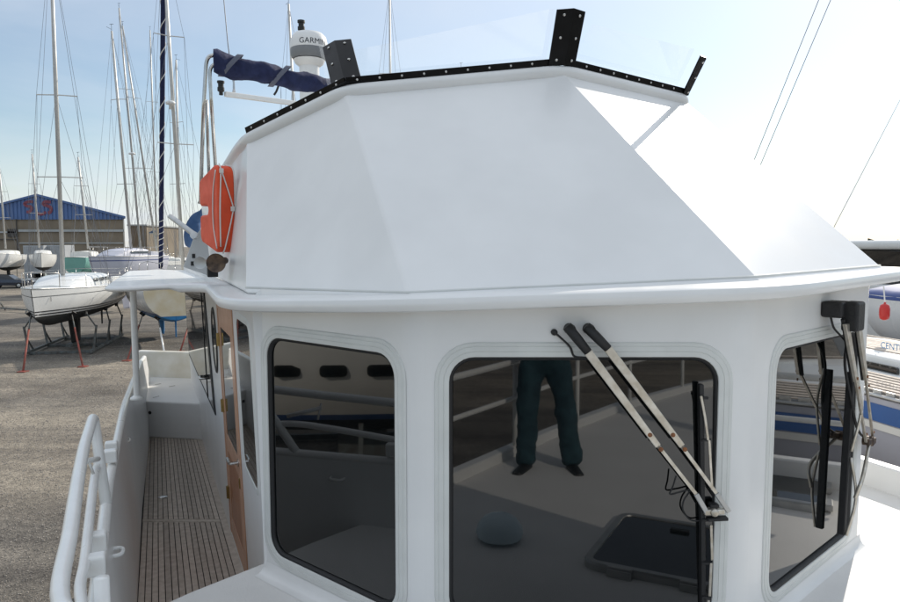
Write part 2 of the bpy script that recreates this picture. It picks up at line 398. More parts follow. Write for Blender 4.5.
# ---- hull with bulwarks
def zsheer(f): return ZF - 0.02 + max(0, f) * 0.02 if f > -0.5 else -1.22
fs = [-8.6 + i * 15.7 / 40 for i in range(41)]
rows = []
for f in fs:
    h = hb(f); zt = -1.66 + 0.03 * max(f, 0); bot = GROUND + 0.55 + max(0, (f - 4) / 3.1) ** 2 * 1.0
    row = []
    for sgn in (1, -1):
        pr = [(1.0, zt), (0.985, zt - 0.5), (0.94, zt - 1.0), (0.80, zt - 1.5), (0.42, bot + 0.2), (0.0, bot)]
        pts = [BP(f - (0.9 * (zt - z) * 0.3 if f > 5 else 0), sgn * (h + 0.03) * k, z) for k, z in pr]
        row += pts if sgn == 1 else pts[::-1][1:]
    rows.append(row)
hm = MB().grid(rows); hm.poly(rows[0]); hm.build('hull', 'hull_white', boat, auto=45)
# bulwark along the starboard and port side decks
def capz(f): return -1.20 if f > -3.6 else -1.20 - 0.17 * min(1, (-3.6 - f) / 3.6)
for sgn in (1, -1):
    prof = []
    f0, f1 = -7.4, (-0.15 if sgn > 0 else -3.6)
    for i in range(33):
        f = f0 + (f1 - f0) * i / 32
        h = hb(f); zc = capz(f); base = ZS - 0.02
        prof.append([BP(f, sgn * (h - 0.10), base), BP(f, sgn * (h - 0.095), base + 0.25), BP(f, sgn * (h - 0.03), zc - 0.03), BP(f, sgn * (h + 0.02), zc - 0.03), BP(f, sgn * (h + 0.04), -1.69)])
    m = MB().grid(prof); m.poly(prof[-1]); m.poly(prof[0])
    bw = m.build('bulwark', 'gelcoat', boat, auto=40)
    cap = [BP(f0 + (f1 - f0) * i / 40, sgn * (hb(f0 + (f1 - f0) * i / 40) - 0.005), capz(f0 + (f1 - f0) * i / 40) - 0.02) for i in range(41)]
    cap.append(BP(f1 + 0.12, sgn * (hb(f1) - 0.005), capz(f1) - 0.07)); cap.append(BP(f1 + 0.2, sgn * (hb(f1) - 0.01), capz(f1) - 0.22)); cap.append(BP(f1 + 0.22, sgn * (hb(f1) - 0.03), ZF))
    MB().tube(cap, 0.027, 12).build('cap_rail', 'rail_white', bw, smooth=True)
# foredeck with step edge, port deck
st = [(-1.17, 2.24), (-1.33, 1.96), (-1.50, 1.60)]
out = [BP(f, s, ZF) for f, s in st]
walls_in = [V((p.x, p.y, ZF)) for p in (P2b + azv(30) * 0.25, P1 + V((0.05, 0.3, 0)), P0 + V((-0.1, 0.35, 0)), P3 + V((-0.3, 0.1, 0)), P4 + V((-0.3, 0.2, 0)))]
pe = [(-3.5, -(hb(-3.5) - 0.1)), (-2.2, -(hb(-2.2) - 0.1)), (-1.2, -(hb(-1.2) - 0.1))]
ed = [BP(f, s, ZF) for f, s in pe] + [BP(i * 0.35 - 0.6, -(hb(i * 0.35 - 0.6) - 0.02), ZF + 0.02 * max(0, i * 0.35 - 0.6)) for i in range(22)]
es = [BP(i * 0.35 - 0.9, (hb(i * 0.35 - 0.9) - 0.02), ZF + 0.02 * max(0, i * 0.35 - 0.9)) for i in range(22)][::-1]
loop = out + walls_in + ed + es
m = MB().poly(loop)
for a, b in zip(out, out[1:]): m.quad(a, b, b + V((0, 0, -0.55)), a + V((0, 0, -0.55)))
m.build('foredeck', 'deck_white', boat, bevel=0.018, seg=3)
# toe rail round the foredeck, low on the port side
for sgn in (1, -1):
    fA = -0.4 if sgn > 0 else -3.5
    rr = [[], [], [], []]
    rows = []
    for i in range(28):
        f = fA + (7.05 - fA) * i / 27; h = hb(f); z0 = ZF + 0.02 * max(0, f); hh = 0.07 if sgn > 0 else (0.16 if f < 0.5 else 0.16 - 0.09 * min(1, (f - 0.5) / 1.0))
        rows.append([BP(f, sgn * (h - 0.10), z0 - 0.02), BP(f, sgn * (h - 0.085), z0 + hh), BP(f, sgn * (h + 0.01), z0 + hh), BP(f, sgn * (h + 0.035), z0 - 0.2)])
    MB().grid(rows).poly(rows[0]).build('toe_rail', 'gelcoat', boat, auto=40, bevel=0.012)
# teak side deck: one plank at a time
L0, L1 = onz(137.6, 601, ZS), onz(147.7, 440, ZS); T0, T1 = onz(235, 573, ZS), onz(198, 444, ZS)
ld, td = (L1 - L0).normalized(), (T1 - T0).normalized()
YN, YJ, YE = 2.7, onz(180, 521, ZS).y, 7.42
def edge(k, y):
    a = L0 + ld * ((y - L0.y) / ld.y); b = T0 + td * ((y - T0.y) / td.y)
    return a.lerp(b, k) + V((0, 0, -0.004))
sd = MB()
sd.quad(edge(-0.25, YN), edge(1.14, YN), edge(1.14, 9.2), edge(-0.25, 9.2))
sdo = sd.build('side_deck', 'caulk', boat)
NPL = 15
for (ya, yb) in ((YN, YJ - 0.03), (YJ + 0.03, YE)):
    for i in range(NPL):
        k0, k1 = (i + 0.065) / NPL, (i + 0.935) / NPL
        j = random.uniform(-0.0008, 0.0008)
        m = MB(); a, b, c, d = edge(k0, ya), edge(k1, ya), edge(k1, yb), edge(k0, yb)
        dz = V((0, 0, 0.009 + j)); m.prism([a, b, c, d], dz); m.build('plank', 'teak', sdo, bevel=0.0015, seg=1)
for y0, y1 in ((YJ - 0.024, YJ + 0.024), (YE + 0.006, YE + 0.05)):
    m = MB(); m.prism([edge(0, y0), edge(1, y0), edge(1, y1), edge(0, y1)], V((0, 0, 0.009))); m.build('cross_plank', 'teak', sdo, bevel=0.0015, seg=1)
for k0, k1 in ((-0.13, -0.02), (1.005, 1.115)):
    m = MB(); m.prism([edge(k0, YN), edge(k1, YN), edge(k1, YE), edge(k0, YE)], V((0, 0, 0.0095))); m.build('margin_plank', 'teak', sdo, bevel=0.0015, seg=1)
m = MB(); m.lathe(onz(163, 498, ZS) + V((0, 0, 0.006)), UP, [(0.038, 0), (0.038, 0.003), (0.034, 0.005), (0.0, 0.005)], 20); m.build('deck_filler_cap', 'stainless', sdo, auto=40)
for u, v in ((143.5, 462), (141.2, 494), (139.5, 524), (138, 562)):
    p = onz(u, v, ZS) - SDIR * 0.0 + V((0, 0, 0.02)); m = MB(); m.box(p + SDIR * 0.04, SDIR, ADIR, UP, 0.012, 0.045, 0.018); m.build('scupper', 'rubber', sdo)
# raised locker aft on the side deck and the cross bulwark
y0, y1 = 7.46, 8.9
def sb(k, y, z): p = edge(k, y); return V((p.x, p.y, z))
m = MB(); zt = -1.70
m.prism([sb(-0.16, y0, ZS + 0.002), sb(1.14, y0 - 0.12, ZS + 0.002), sb(1.2, y1, ZS + 0.002), sb(-0.25, y1, ZS + 0.002)], V((0, 0, zt - ZS)))
lk = m.build('deck_locker', 'gelcoat', boat, bevel=0.015)
for u, v in ((143.5, 411), (150.5, 412.5)):
    p = at(u, v, y0 - 0.012); m = MB(); m.lathe(p, V((0, -1, 0)), [(0.022, 0), (0.022, 0.006), (0.014, 0.012), (0.0, 0.012)], 14); m.build('drain_hole', 'rubber', lk, auto=40)
for (u, v, u2, v2) in ((155, 385, 161, 384), (153, 398, 159, 396.5), (169, 387, 175, 386)):
    m = MB(); a, b = onz(u, v, zt), onz(u2, v2, zt); m.bar(a + V((0, 0, 0.004)), b + V((0, 0, 0.004)), 0.012, 0.006); m.build('hinge', 'stainless', lk)
m = MB(); a, b = sb(-0.3, y1, zt - 0.02), sb(1.35, y1 - 0.15, zt - 0.02); m.prism([a, b, b + V((0.0, 0.1, 0)), a + V((0, 0.1, 0))], V((0, 0, 0.36))); m.build('stern_bulwark', 'weathered_white', boat, bevel=0.02)

# ---- wheelhouse walls with real window openings
house = MB()
ZT, ZB = -0.20, ZF - 0.05
FT = 0.055                                                            # corner softening
def seg(p, q): d = V((q.x - p.x, q.y - p.y, 0)); L = d.length; return d / L, L
def panel(name, p, q, glass, rad, tilt=None, trim0=FT, trim1=FT, zt=ZT):
    """p -> q runs left to right as seen from outside; glass = (u0, u1, z0, z1)"""
    U, L = seg(p, q); N = V((U.y, -U.x, 0)); O = V((p.x, p.y, 0))
    P = lambda u, z, o=0.0: O + U * u + UP * z + N * o
    g0, g1, z0, z1 = glass; cx, cz = (g0 + g1) / 2, (z0 + z1) / 2
    a0, a1 = trim0, L - trim1
    inner = rrect(g0, g1, z0, z1, rad, 0.004)
    outer = []
    for x, z in inner:
        dx_, dz_ = x - cx, z - cz; s = 1e9
        if dx_ > 1e-6: s = min(s, (a1 - cx) / dx_)
        if dx_ < -1e-6: s = min(s, (a0 - cx) / dx_)
        if dz_ > 1e-6: s = min(s, (zt - cz) / dz_)
        if dz_ < -1e-6: s = min(s, (ZB - cz) / dz_)
        outer.append([cx + dx_ * s, cz + dz_ * s])
    # snap the outer samples nearest to the true corners
    for X in (a0, a1):
        for Z in (zt, ZB):
            k = min(range(len(outer)), key=lambda i: (outer[i][0] - X) ** 2 + (outer[i][1] - Z) ** 2); outer[k] = [X, Z]
    n = len(inner); m = MB()
    m.grid([[P(x, z, -0.05) for x, z in inner], [P(x, z) for x, z in inner], [P(x, z) for x, z in outer]], closed=True)
    w = m.build(name, 'gelcoat', boat, auto=30)
    prof = [(0.011, -0.016), (0.011, 0.005), (0.013, 0.008), (0.030, 0.009), (0.0315, 0.0068), (0.033, 0.0068), (0.0345, 0.009), (0.050, 0.0075), (0.0515, 0.005), (0.053, 0.005), (0.0545, 0.006), (0.064, 0.005), (0.068, 0.0005)]
    loops = [[P(x, z, o) for x, z in rrect(g0, g1, z0, z1, rad, d)] for d, o in prof]
    MB().grid(loops, closed=True).build('window_frame', 'gelcoat_frame', w, auto=25)
    gk = [(-0.004, -0.013), (-0.001, -0.004), (0.006, 0.002), (0.011, 0.002)]
    MB().grid([[P(x, z, o) for x, z in rrect(g0, g1, z0, z1, rad, d)] for d, o in gk], closed=True).build('gasket', 'rubber', w, smooth=True)
    ty, tx = tilt or (0, 0)
    pts = [P(x, z, -0.014 + (x - cx) * math.tan(R(ty)) + (z - cz) * math.tan(R(tx))) for x, z in rrect(g0, g1, z0, z1, rad, 0.008)]
    MB().poly(pts).build('window_pane', 'glass_dark', w)
    return w, P, N
def ucol(p, q, u, v=450):                                            # distance along panel of a pixel column
    U, L = seg(p, q); N = V((U.y, -U.x, 0)); x = onplane(u, v, V((p.x, p.y, 0)), N); return (x - V((p.x, p.y, 0))).dot(U)
ZG0, ZG1 = -1.45, -0.432
wB, PB, NB = panel('front_wall', P1, P0, (ucol(P1, P0, 452), ucol(P1, P0, 713), ZG0, ZG1), 0.085, tilt=(1.4, -1.3))
wC, PC, NC = panel('front_wall', P0, P3, (ucol(P0, P3, 773), ucol(P0, P3, 852), ZG0, ZG1), 0.085)
wA, PA, NA = panel('corner_wall', P2m, P1, (ucol(P2m, P1, 271), ucol(P2m, P1, 394), ZG0, ZG1), 0.085, trim0=0.02)
def fillet(p, a, b, n=7):
    """rounded corner post at p between directions towards a and b"""
    da = (V((a.x, a.y, 0)) - V((p.x, p.y, 0))).normalized(); db = (V((b.x, b.y, 0)) - V((p.x, p.y, 0))).normalized(); p = V((p.x, p.y, 0))
    A, B = p + da * FT, p + db * FT; lo, hi = [], []
    for i in range(n + 1):
        t = i / n; q = A * (1 - t) ** 2 + p * 2 * t * (1 - t) + B * t * t
        lo.append(q + V((0, 0, ZB))); hi.append(q + V((0, 0, ZT)))
    MB().grid([lo, hi]).build('corner_post', 'gelcoat', boat, smooth=True)
fillet(P1, P2m, P0); fillet(P0, P1, P3); fillet(P3, P0, P4)
# port corner and port side
m = MB(); P5 = P4 + azv(-22) * 6.0
for a, b in ((P3 + azv(3) * FT, P4), (P4, P5)): m.quad(V((a.x, a.y, ZS)), V((b.x, b.y, ZS)), V((b.x, b.y, ZT)), V((a.x, a.y, ZT)))
m.build('port_wall', 'gelcoat', boat)
# starboard side wall
TE = 4.75
m = MB(); m.prism([wallp(t2, -0.03), wallp(TE, -0.03), wallp(TE, 1.86), wallp(t2, 1.86)], -WNORM * 0.06); sw = m.build('side_wall', 'gelcoat', boat, bevel=0.012)
# bit of wall that closes the gap between side wall and corner wall
m = MB()
U_, L_ = seg(P2m, P1); a_lo, a_hi = wallp(t2, -0.03), wallp(t2, 1.86)
c0 = V((P2m.x, P2m.y, 0)) + U_ * 0.02
m.quad(a_lo - WNORM * 0.002, c0 + V((0, 0, ZS)), c0 + V((0, 0, ZT)), a_hi - WNORM * 0.002); m.build('corner_post', 'gelcoat', boat)
# deck fillet along the wheelhouse foot
base = [P2m, P1, P0, P3]
rows = [[], [], [], [], []]
for i, p in enumerate(base):
    n_ = V((0, 0, 0))
    if i > 0: U, _ = seg(base[i - 1], p); n_ += V((U.y, -U.x, 0))
    if i < 3: U, _ = seg(p, base[i + 1]); n_ += V((U.y, -U.x, 0))
    n_.normalize()
    for k, (o, z) in enumerate(((0.001, 0.06), (0.006, 0.03), (0.018, 0.012), (0.035, 0.004), (0.06, 0.001))): rows[k].append(V((p.x, p.y, ZF + z)) + n_ * o)
MB().grid(rows).build('deck_fillet', 'gelcoat', boat, smooth=True)

# ---- side wall fittings
def wall_loop(t0, t1, w0, w1, r, off, o): return [wallp(t, w, o) for t, w in rrect(t0, t1, w0, w1, r, off)]
w0, w1 = 0.86, 1.70; t0_, t1_ = onwall(254.5, 420)[0], onwall(242.5, 420)[0]
m = MB().grid([wall_loop(t0_, t1_, w0, w1, 0.07, d, o) for d, o in ((0.0, 0.0015), (0.002, 0.004), (0.02, 0.005), (0.03, 0.004), (0.036, 0.0))], closed=True)
fr = m.build('side_window', 'gelcoat_frame', sw, auto=30)
MB().poly(wall_loop(t0_, t1_, w0, w1, 0.07, 0.002, 0.002)).build('window_pane', 'glass_dark', fr)
# door
dt1, dw1 = onwall(224.5, 420); dt0, _w = onwall(239, 420); dw0 = 0.05; dw1 = 1.74
dm = MB()
def wbox(m, t0, t1, w0, w1, o0, o1): m.prism([wallp(t0, w0, o0), wallp(t1, w0, o0), wallp(t1, w1, o0), wallp(t0, w1, o0)], WNORM * (o1 - o0)); return m

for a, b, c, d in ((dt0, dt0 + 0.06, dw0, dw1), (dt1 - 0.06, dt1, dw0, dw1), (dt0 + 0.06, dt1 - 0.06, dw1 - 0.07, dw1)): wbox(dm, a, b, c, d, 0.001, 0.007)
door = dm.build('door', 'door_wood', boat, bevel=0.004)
lf = MB()
a, b = dt0 + 0.065, dt1 - 0.065
for q in ((a, a + 0.10, dw0, dw1 - 0.075), (b - 0.10, b, dw0, dw1 - 0.075), (a + 0.10, b - 0.10, dw0, dw0 + 0.14), (a + 0.10, b - 0.10, dw1 - 0.19, dw1 - 0.075), (a + 0.10, b - 0.10, 0.68, 0.80)): wbox(lf, *q, 0.001, 0.0045)
lf.build('door_leaf', 'door_wood', door, bevel=0.003)
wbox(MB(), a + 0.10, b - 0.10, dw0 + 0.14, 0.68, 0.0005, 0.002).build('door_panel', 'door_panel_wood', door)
wbox(MB(), a + 0.10, b - 0.10, 0.80, dw1 - 0.19, 0.0005, 0.0018).build('door_pane', 'glass_dark', door)
hx = a + 0.05
m = MB(); p = wallp(hx, 0.78, 0.004); m.tube([p, p + WNORM * 0.05, p + WNORM * 0.055 + WDIR * 0.02, p + WNORM * 0.055 + WDIR * 0.12], 0.010, 8); m.lathe(wallp(hx, 0.78, 0.004), WNORM, [(0.024, 0), (0.024, 0.008), (0.0, 0.01)], 14)
m.build('door_handle', 'stainless', door, auto=40)
m = MB(); m.box(wallp(hx, 0.65, 0.006), WDIR, WUP, WNORM, 0.014, 0.03, 0.005); m.build('lock_plate', 'brass', door)
for w in (0.35, 0.98, 1.45):
    m = MB(); m.box(wallp(dt1 - 0.062, w, 0.008), WDIR, WUP, WNORM, 0.02, 0.045, 0.006); m.tube([wallp(dt1 - 0.062, w - 0.045, 0.017), wallp(dt1 - 0.062, w + 0.045, 0.017)], 0.008, 8); m.build('hinge', 'brass', door)
# round port, grab latch and long saloon window further aft
tp, wp = onwall(215, 340)
el = lambda k, o: [wallp(tp + 0.15 * k * math.cos(R(a)), wp + 0.22 * k * math.sin(R(a)), o) for a in range(0, 360, 15)]
pm = MB().grid([el(1.0, 0.004), el(1.02, 0.010), el(1.12, 0.009), el(1.16, 0.0)], closed=True).build('porthole', 'rubber', sw, smooth=True)
MB().poly(el(1.0, 0.005)).build('porthole_pane', 'glass_dark', pm)
tl, wl_ = onwall(209, 378)
p = wallp(tl, wl_)
m = MB(); m.tube(bez([p, p + WNORM * 0.07, p + WNORM * 0.07 + WDIR * 0.12, p + WDIR * 0.12], 4, 0.03), 0.011, 8); m.build('grab_handle', 'stainless', sw, smooth=True)
def wq(u, v): return onwall(u, v)
tw0, tw1 = tp + 0.42, TE - 0.12
wpts = [(tw0 + 0.28, 1.76), (tw1, 1.76), (tw1, 0.74), (tw0 - 0.1, 0.74)]
wf = MB(); wf.prism([wallp(t, w, 0.001) for t, w in wpts], WNORM * 0.009); sfo = wf.build('saloon_window', 'rubber', sw, bevel=0.01)
cxm = sum(t for t, w in wpts) / 4; cwm = sum(w for t, w in wpts) / 4
MB().poly([wallp(cxm + (t - cxm) * 0.94, cwm + (w - cwm) * 0.93, 0.0115) for t, w in wpts]).build('window_pane', 'glass_dark', sfo)
m = MB(); wbox(m, tw0 + 0.5, tw0 + 0.54, 0.76, 1.74, 0.0105, 0.016); m.build('mullion', 'rubber', sfo)

# ---- roof with rounded brow
def qo(p, q, r_, d):                                                 # mitred outward offset of corner q
    n_ = V((0, 0, 0))
    U, _ = seg(p, q); n1 = V((U.y, -U.x, 0)); U, _ = seg(q, r_); n2 = V((U.y, -U.x, 0)); n_ = (n1 + n2).normalized(); return V((q.x, q.y, 0)) + n_ * (d / n_.dot(n1))
Wf = lambda t, o: (lambda p: V((p.x, p.y, 0)))(wallp(t, 1.86, o))
PX = Wf(t2 + 1.0, 0)
OV = 0.15
Q1 = qo(P2m, P1, P0, OV); Q0 = qo(P1, P0, P3, OV); Q3 = qo(P0, P3, P4, OV); Q4 = qo(P3, P4, P5, OV); Q2 = qo(PX, V((wallp(t2, 1.86).x, wallp(t2, 1.86).y, 0)), P1, OV)
c1 = onz(203, 282, -0.238); c2 = at(101, 288, 4.45); c3 = c2 + ADIR * 4.7; c3.z = -0.31; c4 = c3 - SDIR * 4.9; c4.z = -0.30
d4 = Q4 + azv(-22) * 1.1; d4.z = -0.17; d5 = d4 - SDIR * 0.7; d5.z = -0.22
Q3 = Q3 + CDIR * 0.3; Q4 = Q4 + CDIR * 0.25
Q1.z, Q0.z, Q3.z, Q4.z, Q2.z = -0.182, -0.136, -0.112, -0.14, -0.243
path = bez([c4, c3, c2, c1, Q2, Q1, Q0, Q3, Q4, d4, d5, c4 + V((0.01, 0, 0))], 8, 0.34)[1:-1]
# tighten: only the wheelhouse corners stay that soft
N_ = len(path); prof = [(0.40, -0.052), (0.03, -0.060), (0.010, -0.054), (0.001, -0.040), (0.0, -0.026), (0.006, -0.010), (0.018, -0.002), (0.036, 0.0), (0.09, 0.002)]
rings = [[] for _ in prof]
for i, p in enumerate(path):
    d = path[(i + 1) % N_] - path[i - 1]; d.z = 0; d.normalize(); inn = V((-d.y, d.x, 0))
    tp_ = 0.62 if (p - BP(0, 0, 0)).dot(SDIR) > 1.95 else 1.0            # the outboard overhang is thinner
    for k, (o, z) in enumerate(prof): rings[k].append(p + inn * o + V((0, 0, z * tp_)))
ctr = V((0.2, 6.2, -0.2))
if (rings[0][N_ // 2] - path[N_ // 2]).dot(ctr - path[N_ // 2]) < 0:
    rings = [[p * 2 - q for p, q in zip(path, r)] for r in rings]
    for k, (o, z) in enumerate(prof):
        for i, p in enumerate(path): rings[k][i].z = p.z + z
m = MB().grid(rings, closed=True); m.poly(rings[-1]); roof = m.build('roof', 'gelcoat', boat, auto=32)
MB().poly([p + V((0, 0, 0.004)) for p in rings[0]]).build('headlining', 'gelcoat', roof)
# post carrying the roof overhang on the side deck
pb = onz(137, 399, -1.20); m = MB(); m.tube([pb, V((pb.x, pb.y, -0.29))], 0.024, 12); m.lathe(pb, UP, [(0.05, 0.0), (0.05, 0.012), (0.026, 0.03)], 16); m.build('roof_post', 'rail_white', boat, auto=40)

# ---- flybridge: faceted coaming, moulded lip, black trim, brackets, clear deflector
F0, F1, F2, F3 = at(757, 278, 2.72), at(408, 294, 2.65), at(246, 289, 3.45), at(881, 266.5, 3.55)
R0 = at(563, 74, 3.85)
def coplanar(u, v, a, b, c): return onplane(u, v, a, (b - a).cross(c - a))     # each facet stays a true plane
R1 = coplanar(346, 94, F0, F1, R0); R2 = coplanar(247, 142, F1, F2, R1); R3 = coplanar(688, 103, F0, F3, R0)
for a_, b_ in ((F0, R0), (F1, R1), (F2, R2), (F3, R3)): a_ += (a_ - b_) * 0.02
F4 = F3 + azv(2) * 1.0; R4 = R3 + azv(-14) * 0.9 + V((0, 0, -0.2)); F5 = F4 + azv(-23) * 2.6; R5 = R4 + azv(-23) * 2.6 + V((0.1, 0, -0.35))
S1, S2, S3 = at(238, 152, 4.75), at(222, 177, 5.3), at(201, 202, 6.3); S1b, S2b, S3b = F2 + ADIR * 0.5, F2 + ADIR * 1.3, F2 + ADIR * 2.9
m = MB()
top = [S3, S2, S1, R2, R1, R0, R3, R4, R5]; bot = [S3b, S2b, S1b, F2, F1, F0, F3, F4, F5]
for i in range(len(top) - 1): m.quad(bot[i], bot[i + 1], top[i + 1], top[i])
fly = m.build('flybridge_coaming', 'gelcoat', boat, solid=0.05, bevel=0.012, seg=3)
MB().tube([F2.lerp(R2, 0.028), F1.lerp(R1, 0.026), F0.lerp(R0, 0.024), F3.lerp(R3, 0.024)], 0.006, 6).build('sealant_bead', 'gelcoat_frame', fly, smooth=True)
rim = [R2, R1, R0, R3]
def rim_sweep(path, prof, name, mm, parent, closed_prof=False, rnd=0.0, **kw):
    pts = bez(path, 6, rnd) if rnd else path
    rows = []
    for i, p in enumerate(pts):
        d = pts[min(i + 1, len(pts) - 1)] - pts[max(i - 1, 0)]
        if 0 < i < len(pts) - 1: d = (pts[i + 1] - p).normalized() + (p - pts[i - 1]).normalized()
        h = V((d.x, d.y, 0)).normalized(); n_ = V((h.y, -h.x, 0))
        rows.append([p + n_ * o + V((0, 0, z)) for o, z in prof])
    return MB().grid(rows, closed=closed_prof).build(name, mm, parent, **kw)
ext = [R2 + (R2 - R1).normalized() * 0.0] + [R1, R0] + [R3, R4]
rim_sweep([S2, S1] + ext, [(-0.03, -0.05), (0.006, -0.03), (0.022, -0.012), (0.032, 0.012), (0.030, 0.034), (0.016, 0.046), (-0.05, 0.05)], 'moulded_lip', 'gelcoat', fly, rnd=0.10, smooth=True)
strip_off = V((0, 0, 0.047))
panes = ((R2 + (R1 - R2) * 0.0, R1), (R1, R0), (R0, R3))
def outn(a, b): h = V((b.x - a.x, b.y - a.y, 0)).normalized(); return V((h.y, -h.x, 0))
for a, b in panes:
    d = (b - a).normalized(); n_ = outn(a, b); m = MB()
    A, B = a + strip_off + n_ * 0.004, b + strip_off + n_ * 0.004
    m.prism([A, B, B + V((0, 0, 0.036)) + n_ * 0.012, A + V((0, 0, 0.036)) + n_ * 0.012], -n_ * 0.012)
    st_ = m.build('trim_strip', 'black_plastic', fly, bevel=0.002)
    L = (b - a).length; n = max(3, int(L / 0.115)); sc = MB()
    for i in range(n):
        c = A.lerp(B, (i + 0.5) / n) + V((0, 0, 0.019)) + n_ * 0.006; sc.lathe(c, n_, [(0.0075, 0), (0.0075, 0.003), (0.004, 0.006), (0.0, 0.0065)], 8)
    tag(sc.build('screw_heads', 'stainless', st_, smooth=True), kind='stuff')
# corner brackets of the deflector: two folded plates each
def bracket(base, top, la, lb, wl, wr):
    """la, lb: unit directions along the rim to either side"""
    b0 = base + V((0, 0, 0.050)); m = MB()
    dirs = ((la, wl), (lb, wr))
    rows = [[b0 + la * wl, b0, b0 + lb * wr], [top + la * wl * 1.05, top, top + lb * wr * 1.05]]
    m.grid(rows); o = m.build('deflector_bracket', 'black_plastic', fly, solid=0.012, bevel=0.002)
    sc = MB()
    for d, w in dirs:
        n_ = (d.cross(top - b0)).normalized(); n_ = n_ if n_.y < 0 else -n_
        for k in (0.10, 0.5, 0.9):
            sc.lathe(b0.lerp(top, k) + d * w * 0.55 + n_ * 0.0125, n_, [(0.0085, -0.001), (0.0085, 0.003), (0.004, 0.006), (0.0, 0.0065)], 8)
    tag(sc.build('screw_heads', 'stainless', o, smooth=True), kind='stuff')
    return o
br = [(R1, at(335.5, 42, 4.0), (R2 - R1).normalized(), (R0 - R1).normalized(), 0.095, 0.085), (R0, at(573.5, 8, 3.74), (R1 - R0).normalized(), (R3 - R0).normalized(), 0.088, 0.08), (R3, at(707, 58, 4.3), (R0 - R3).normalized(), azv(-10), 0.06, 0.05)]
tops = []
for b_, t_, la, lb, wl2, wr2 in br: bracket(b_ + outn(R1, R0) * 0.005, t_, la, lb, wl2, wr2); tops.append(t_)
tA = at(318, 58, 4.35)
pn = [(R1.lerp(R2, 0.30) + strip_off, R1 + strip_off, tops[0], tA), (R1 + strip_off, R0 + strip_off, tops[1], tops[0]), (R0 + strip_off, R3 + strip_off, tops[2], tops[1])]
for q in pn:
    pn_ = (q[1] - q[0]).cross(q[2] - q[0]).normalized(); q3 = q[3] - pn_ * (q[3] - q[0]).dot(pn_)
    pn_ = pn_ if pn_.y > 0 else -pn_; sh_ = pn_ * 0.055
    e0 = (q[1] - q[0]).normalized() * 0.085
    m = MB(); m.quad(q[0] + sh_ + e0, q[1] + sh_ - e0, q[2] + sh_ - e0, q3 + sh_ + e0); m.build('deflector_pane', 'acrylic', fly)

# ---- bow rails with stanchions, bitts, hatch, vent
ZR, ZM = -0.86, -1.23
def railpt(f, z, sgn, ins=0.06): return BP(f, sgn * max(0.0, hb(f) - ins), z + 0.03 * max(0, f))
def railpath(z, fa, fp): 
    a = [railpt(fa + (6.9 - fa) * i / 22, z, 1) for i in range(23)]; b = [railpt(6.9 - (6.9 - fp) * i / 22, z, -1) for i in range(23)]
    return a + [BP(7.05, 0, z + 0.21)] + b
topA = at(90.5, 419, 3.38); capJ = onz(106, 505, -1.21)
rp = railpath(ZR, 0.45, -0.75)
lead = spline([topA, at(81, 462, 2.78), at(70.5, 530, 2.16), at(62, 606, 1.72), rp[0], rp[1]], 6)[:-6]
MB().tube(bez([capJ, topA + V((-0.0, 0.03, 0.01)), lead[3]], 6, 0.07)[:-1] + lead[4:] + rp[1:], 0.0245, 14).build('bow_rail', 'rail_white', boat, smooth=True)
rm = railpath(ZM + 0.08, 0.45, -0.75)
MB().tube(spline([at(97.5, 464, 3.3), at(94, 480, 3.05), at(85.5, 556, 2.42), at(82, 606, 2.13), rm[0], rm[2]], 6) + rm[3:], 0.019, 12).build('middle_rail', 'rail_white', boat, smooth=True)
m = MB(); m.tube([at(86, 455, 3.0), at(93.5, 474, 3.02)], 0.006, 6); m.tube([at(87, 461, 3.0), at(98, 459, 3.2)], 0.013, 8); m.build('rail_link', 'rail_white', boat, smooth=True)
for f in (0.0, 1.15, 2.3, 3.4, 4.5, 5.6):
    for sgn in (1, -1):
        p = railpt(f, 0, sgn); MB().tube([V((p.x, p.y, ZF + 0.06)), V((p.x, p.y, ZR + 0.03 * max(0, f)))], 0.019, 10).build('stanchion', 'rail_white', boat, smooth=True)
for (u, v) in ((97.5, 540), (96, 563), (111.5, 444), (110.5, 452.5)):
    p = onz(u, v + 6, -1.165); h = 0.055 if v > 500 else 0.05
    m = MB(); m.box(p + V((0, 0, h / 2 - 0.01)), SDIR, ADIR, UP, 0.034, 0.03, h / 2 + 0.01); m.build('rail_socket', 'rail_white', boat, bevel=0.01, seg=3)
for (u, v) in ((112, 553), (124, 441)):
    p = onz(u - 3, v, -1.33 if v > 500 else -1.36); q = -SDIR
    m = MB(); m.tube(bez([p + ADIR * 0.04, p + ADIR * 0.04 + q * 0.055, p - ADIR * 0.04 + q * 0.055, p - ADIR * 0.04], 5, 0.04), 0.009, 8); m.build('rope_eye', 'rail_white', boat, smooth=True)
for f in (-0.25, 0.05):
    m = MB(); b0 = BP(f, 1.93, ZF); m.lathe(b0, UP, [(0.06, 0), (0.06, 0.012), (0.042, 0.02), (0.04, 0.2), (0.055, 0.22), (0.055, 0.245), (0.03, 0.255), (0.0, 0.256)], 18); m.build('mooring_bitt', 'rail_white', boat, auto=40)
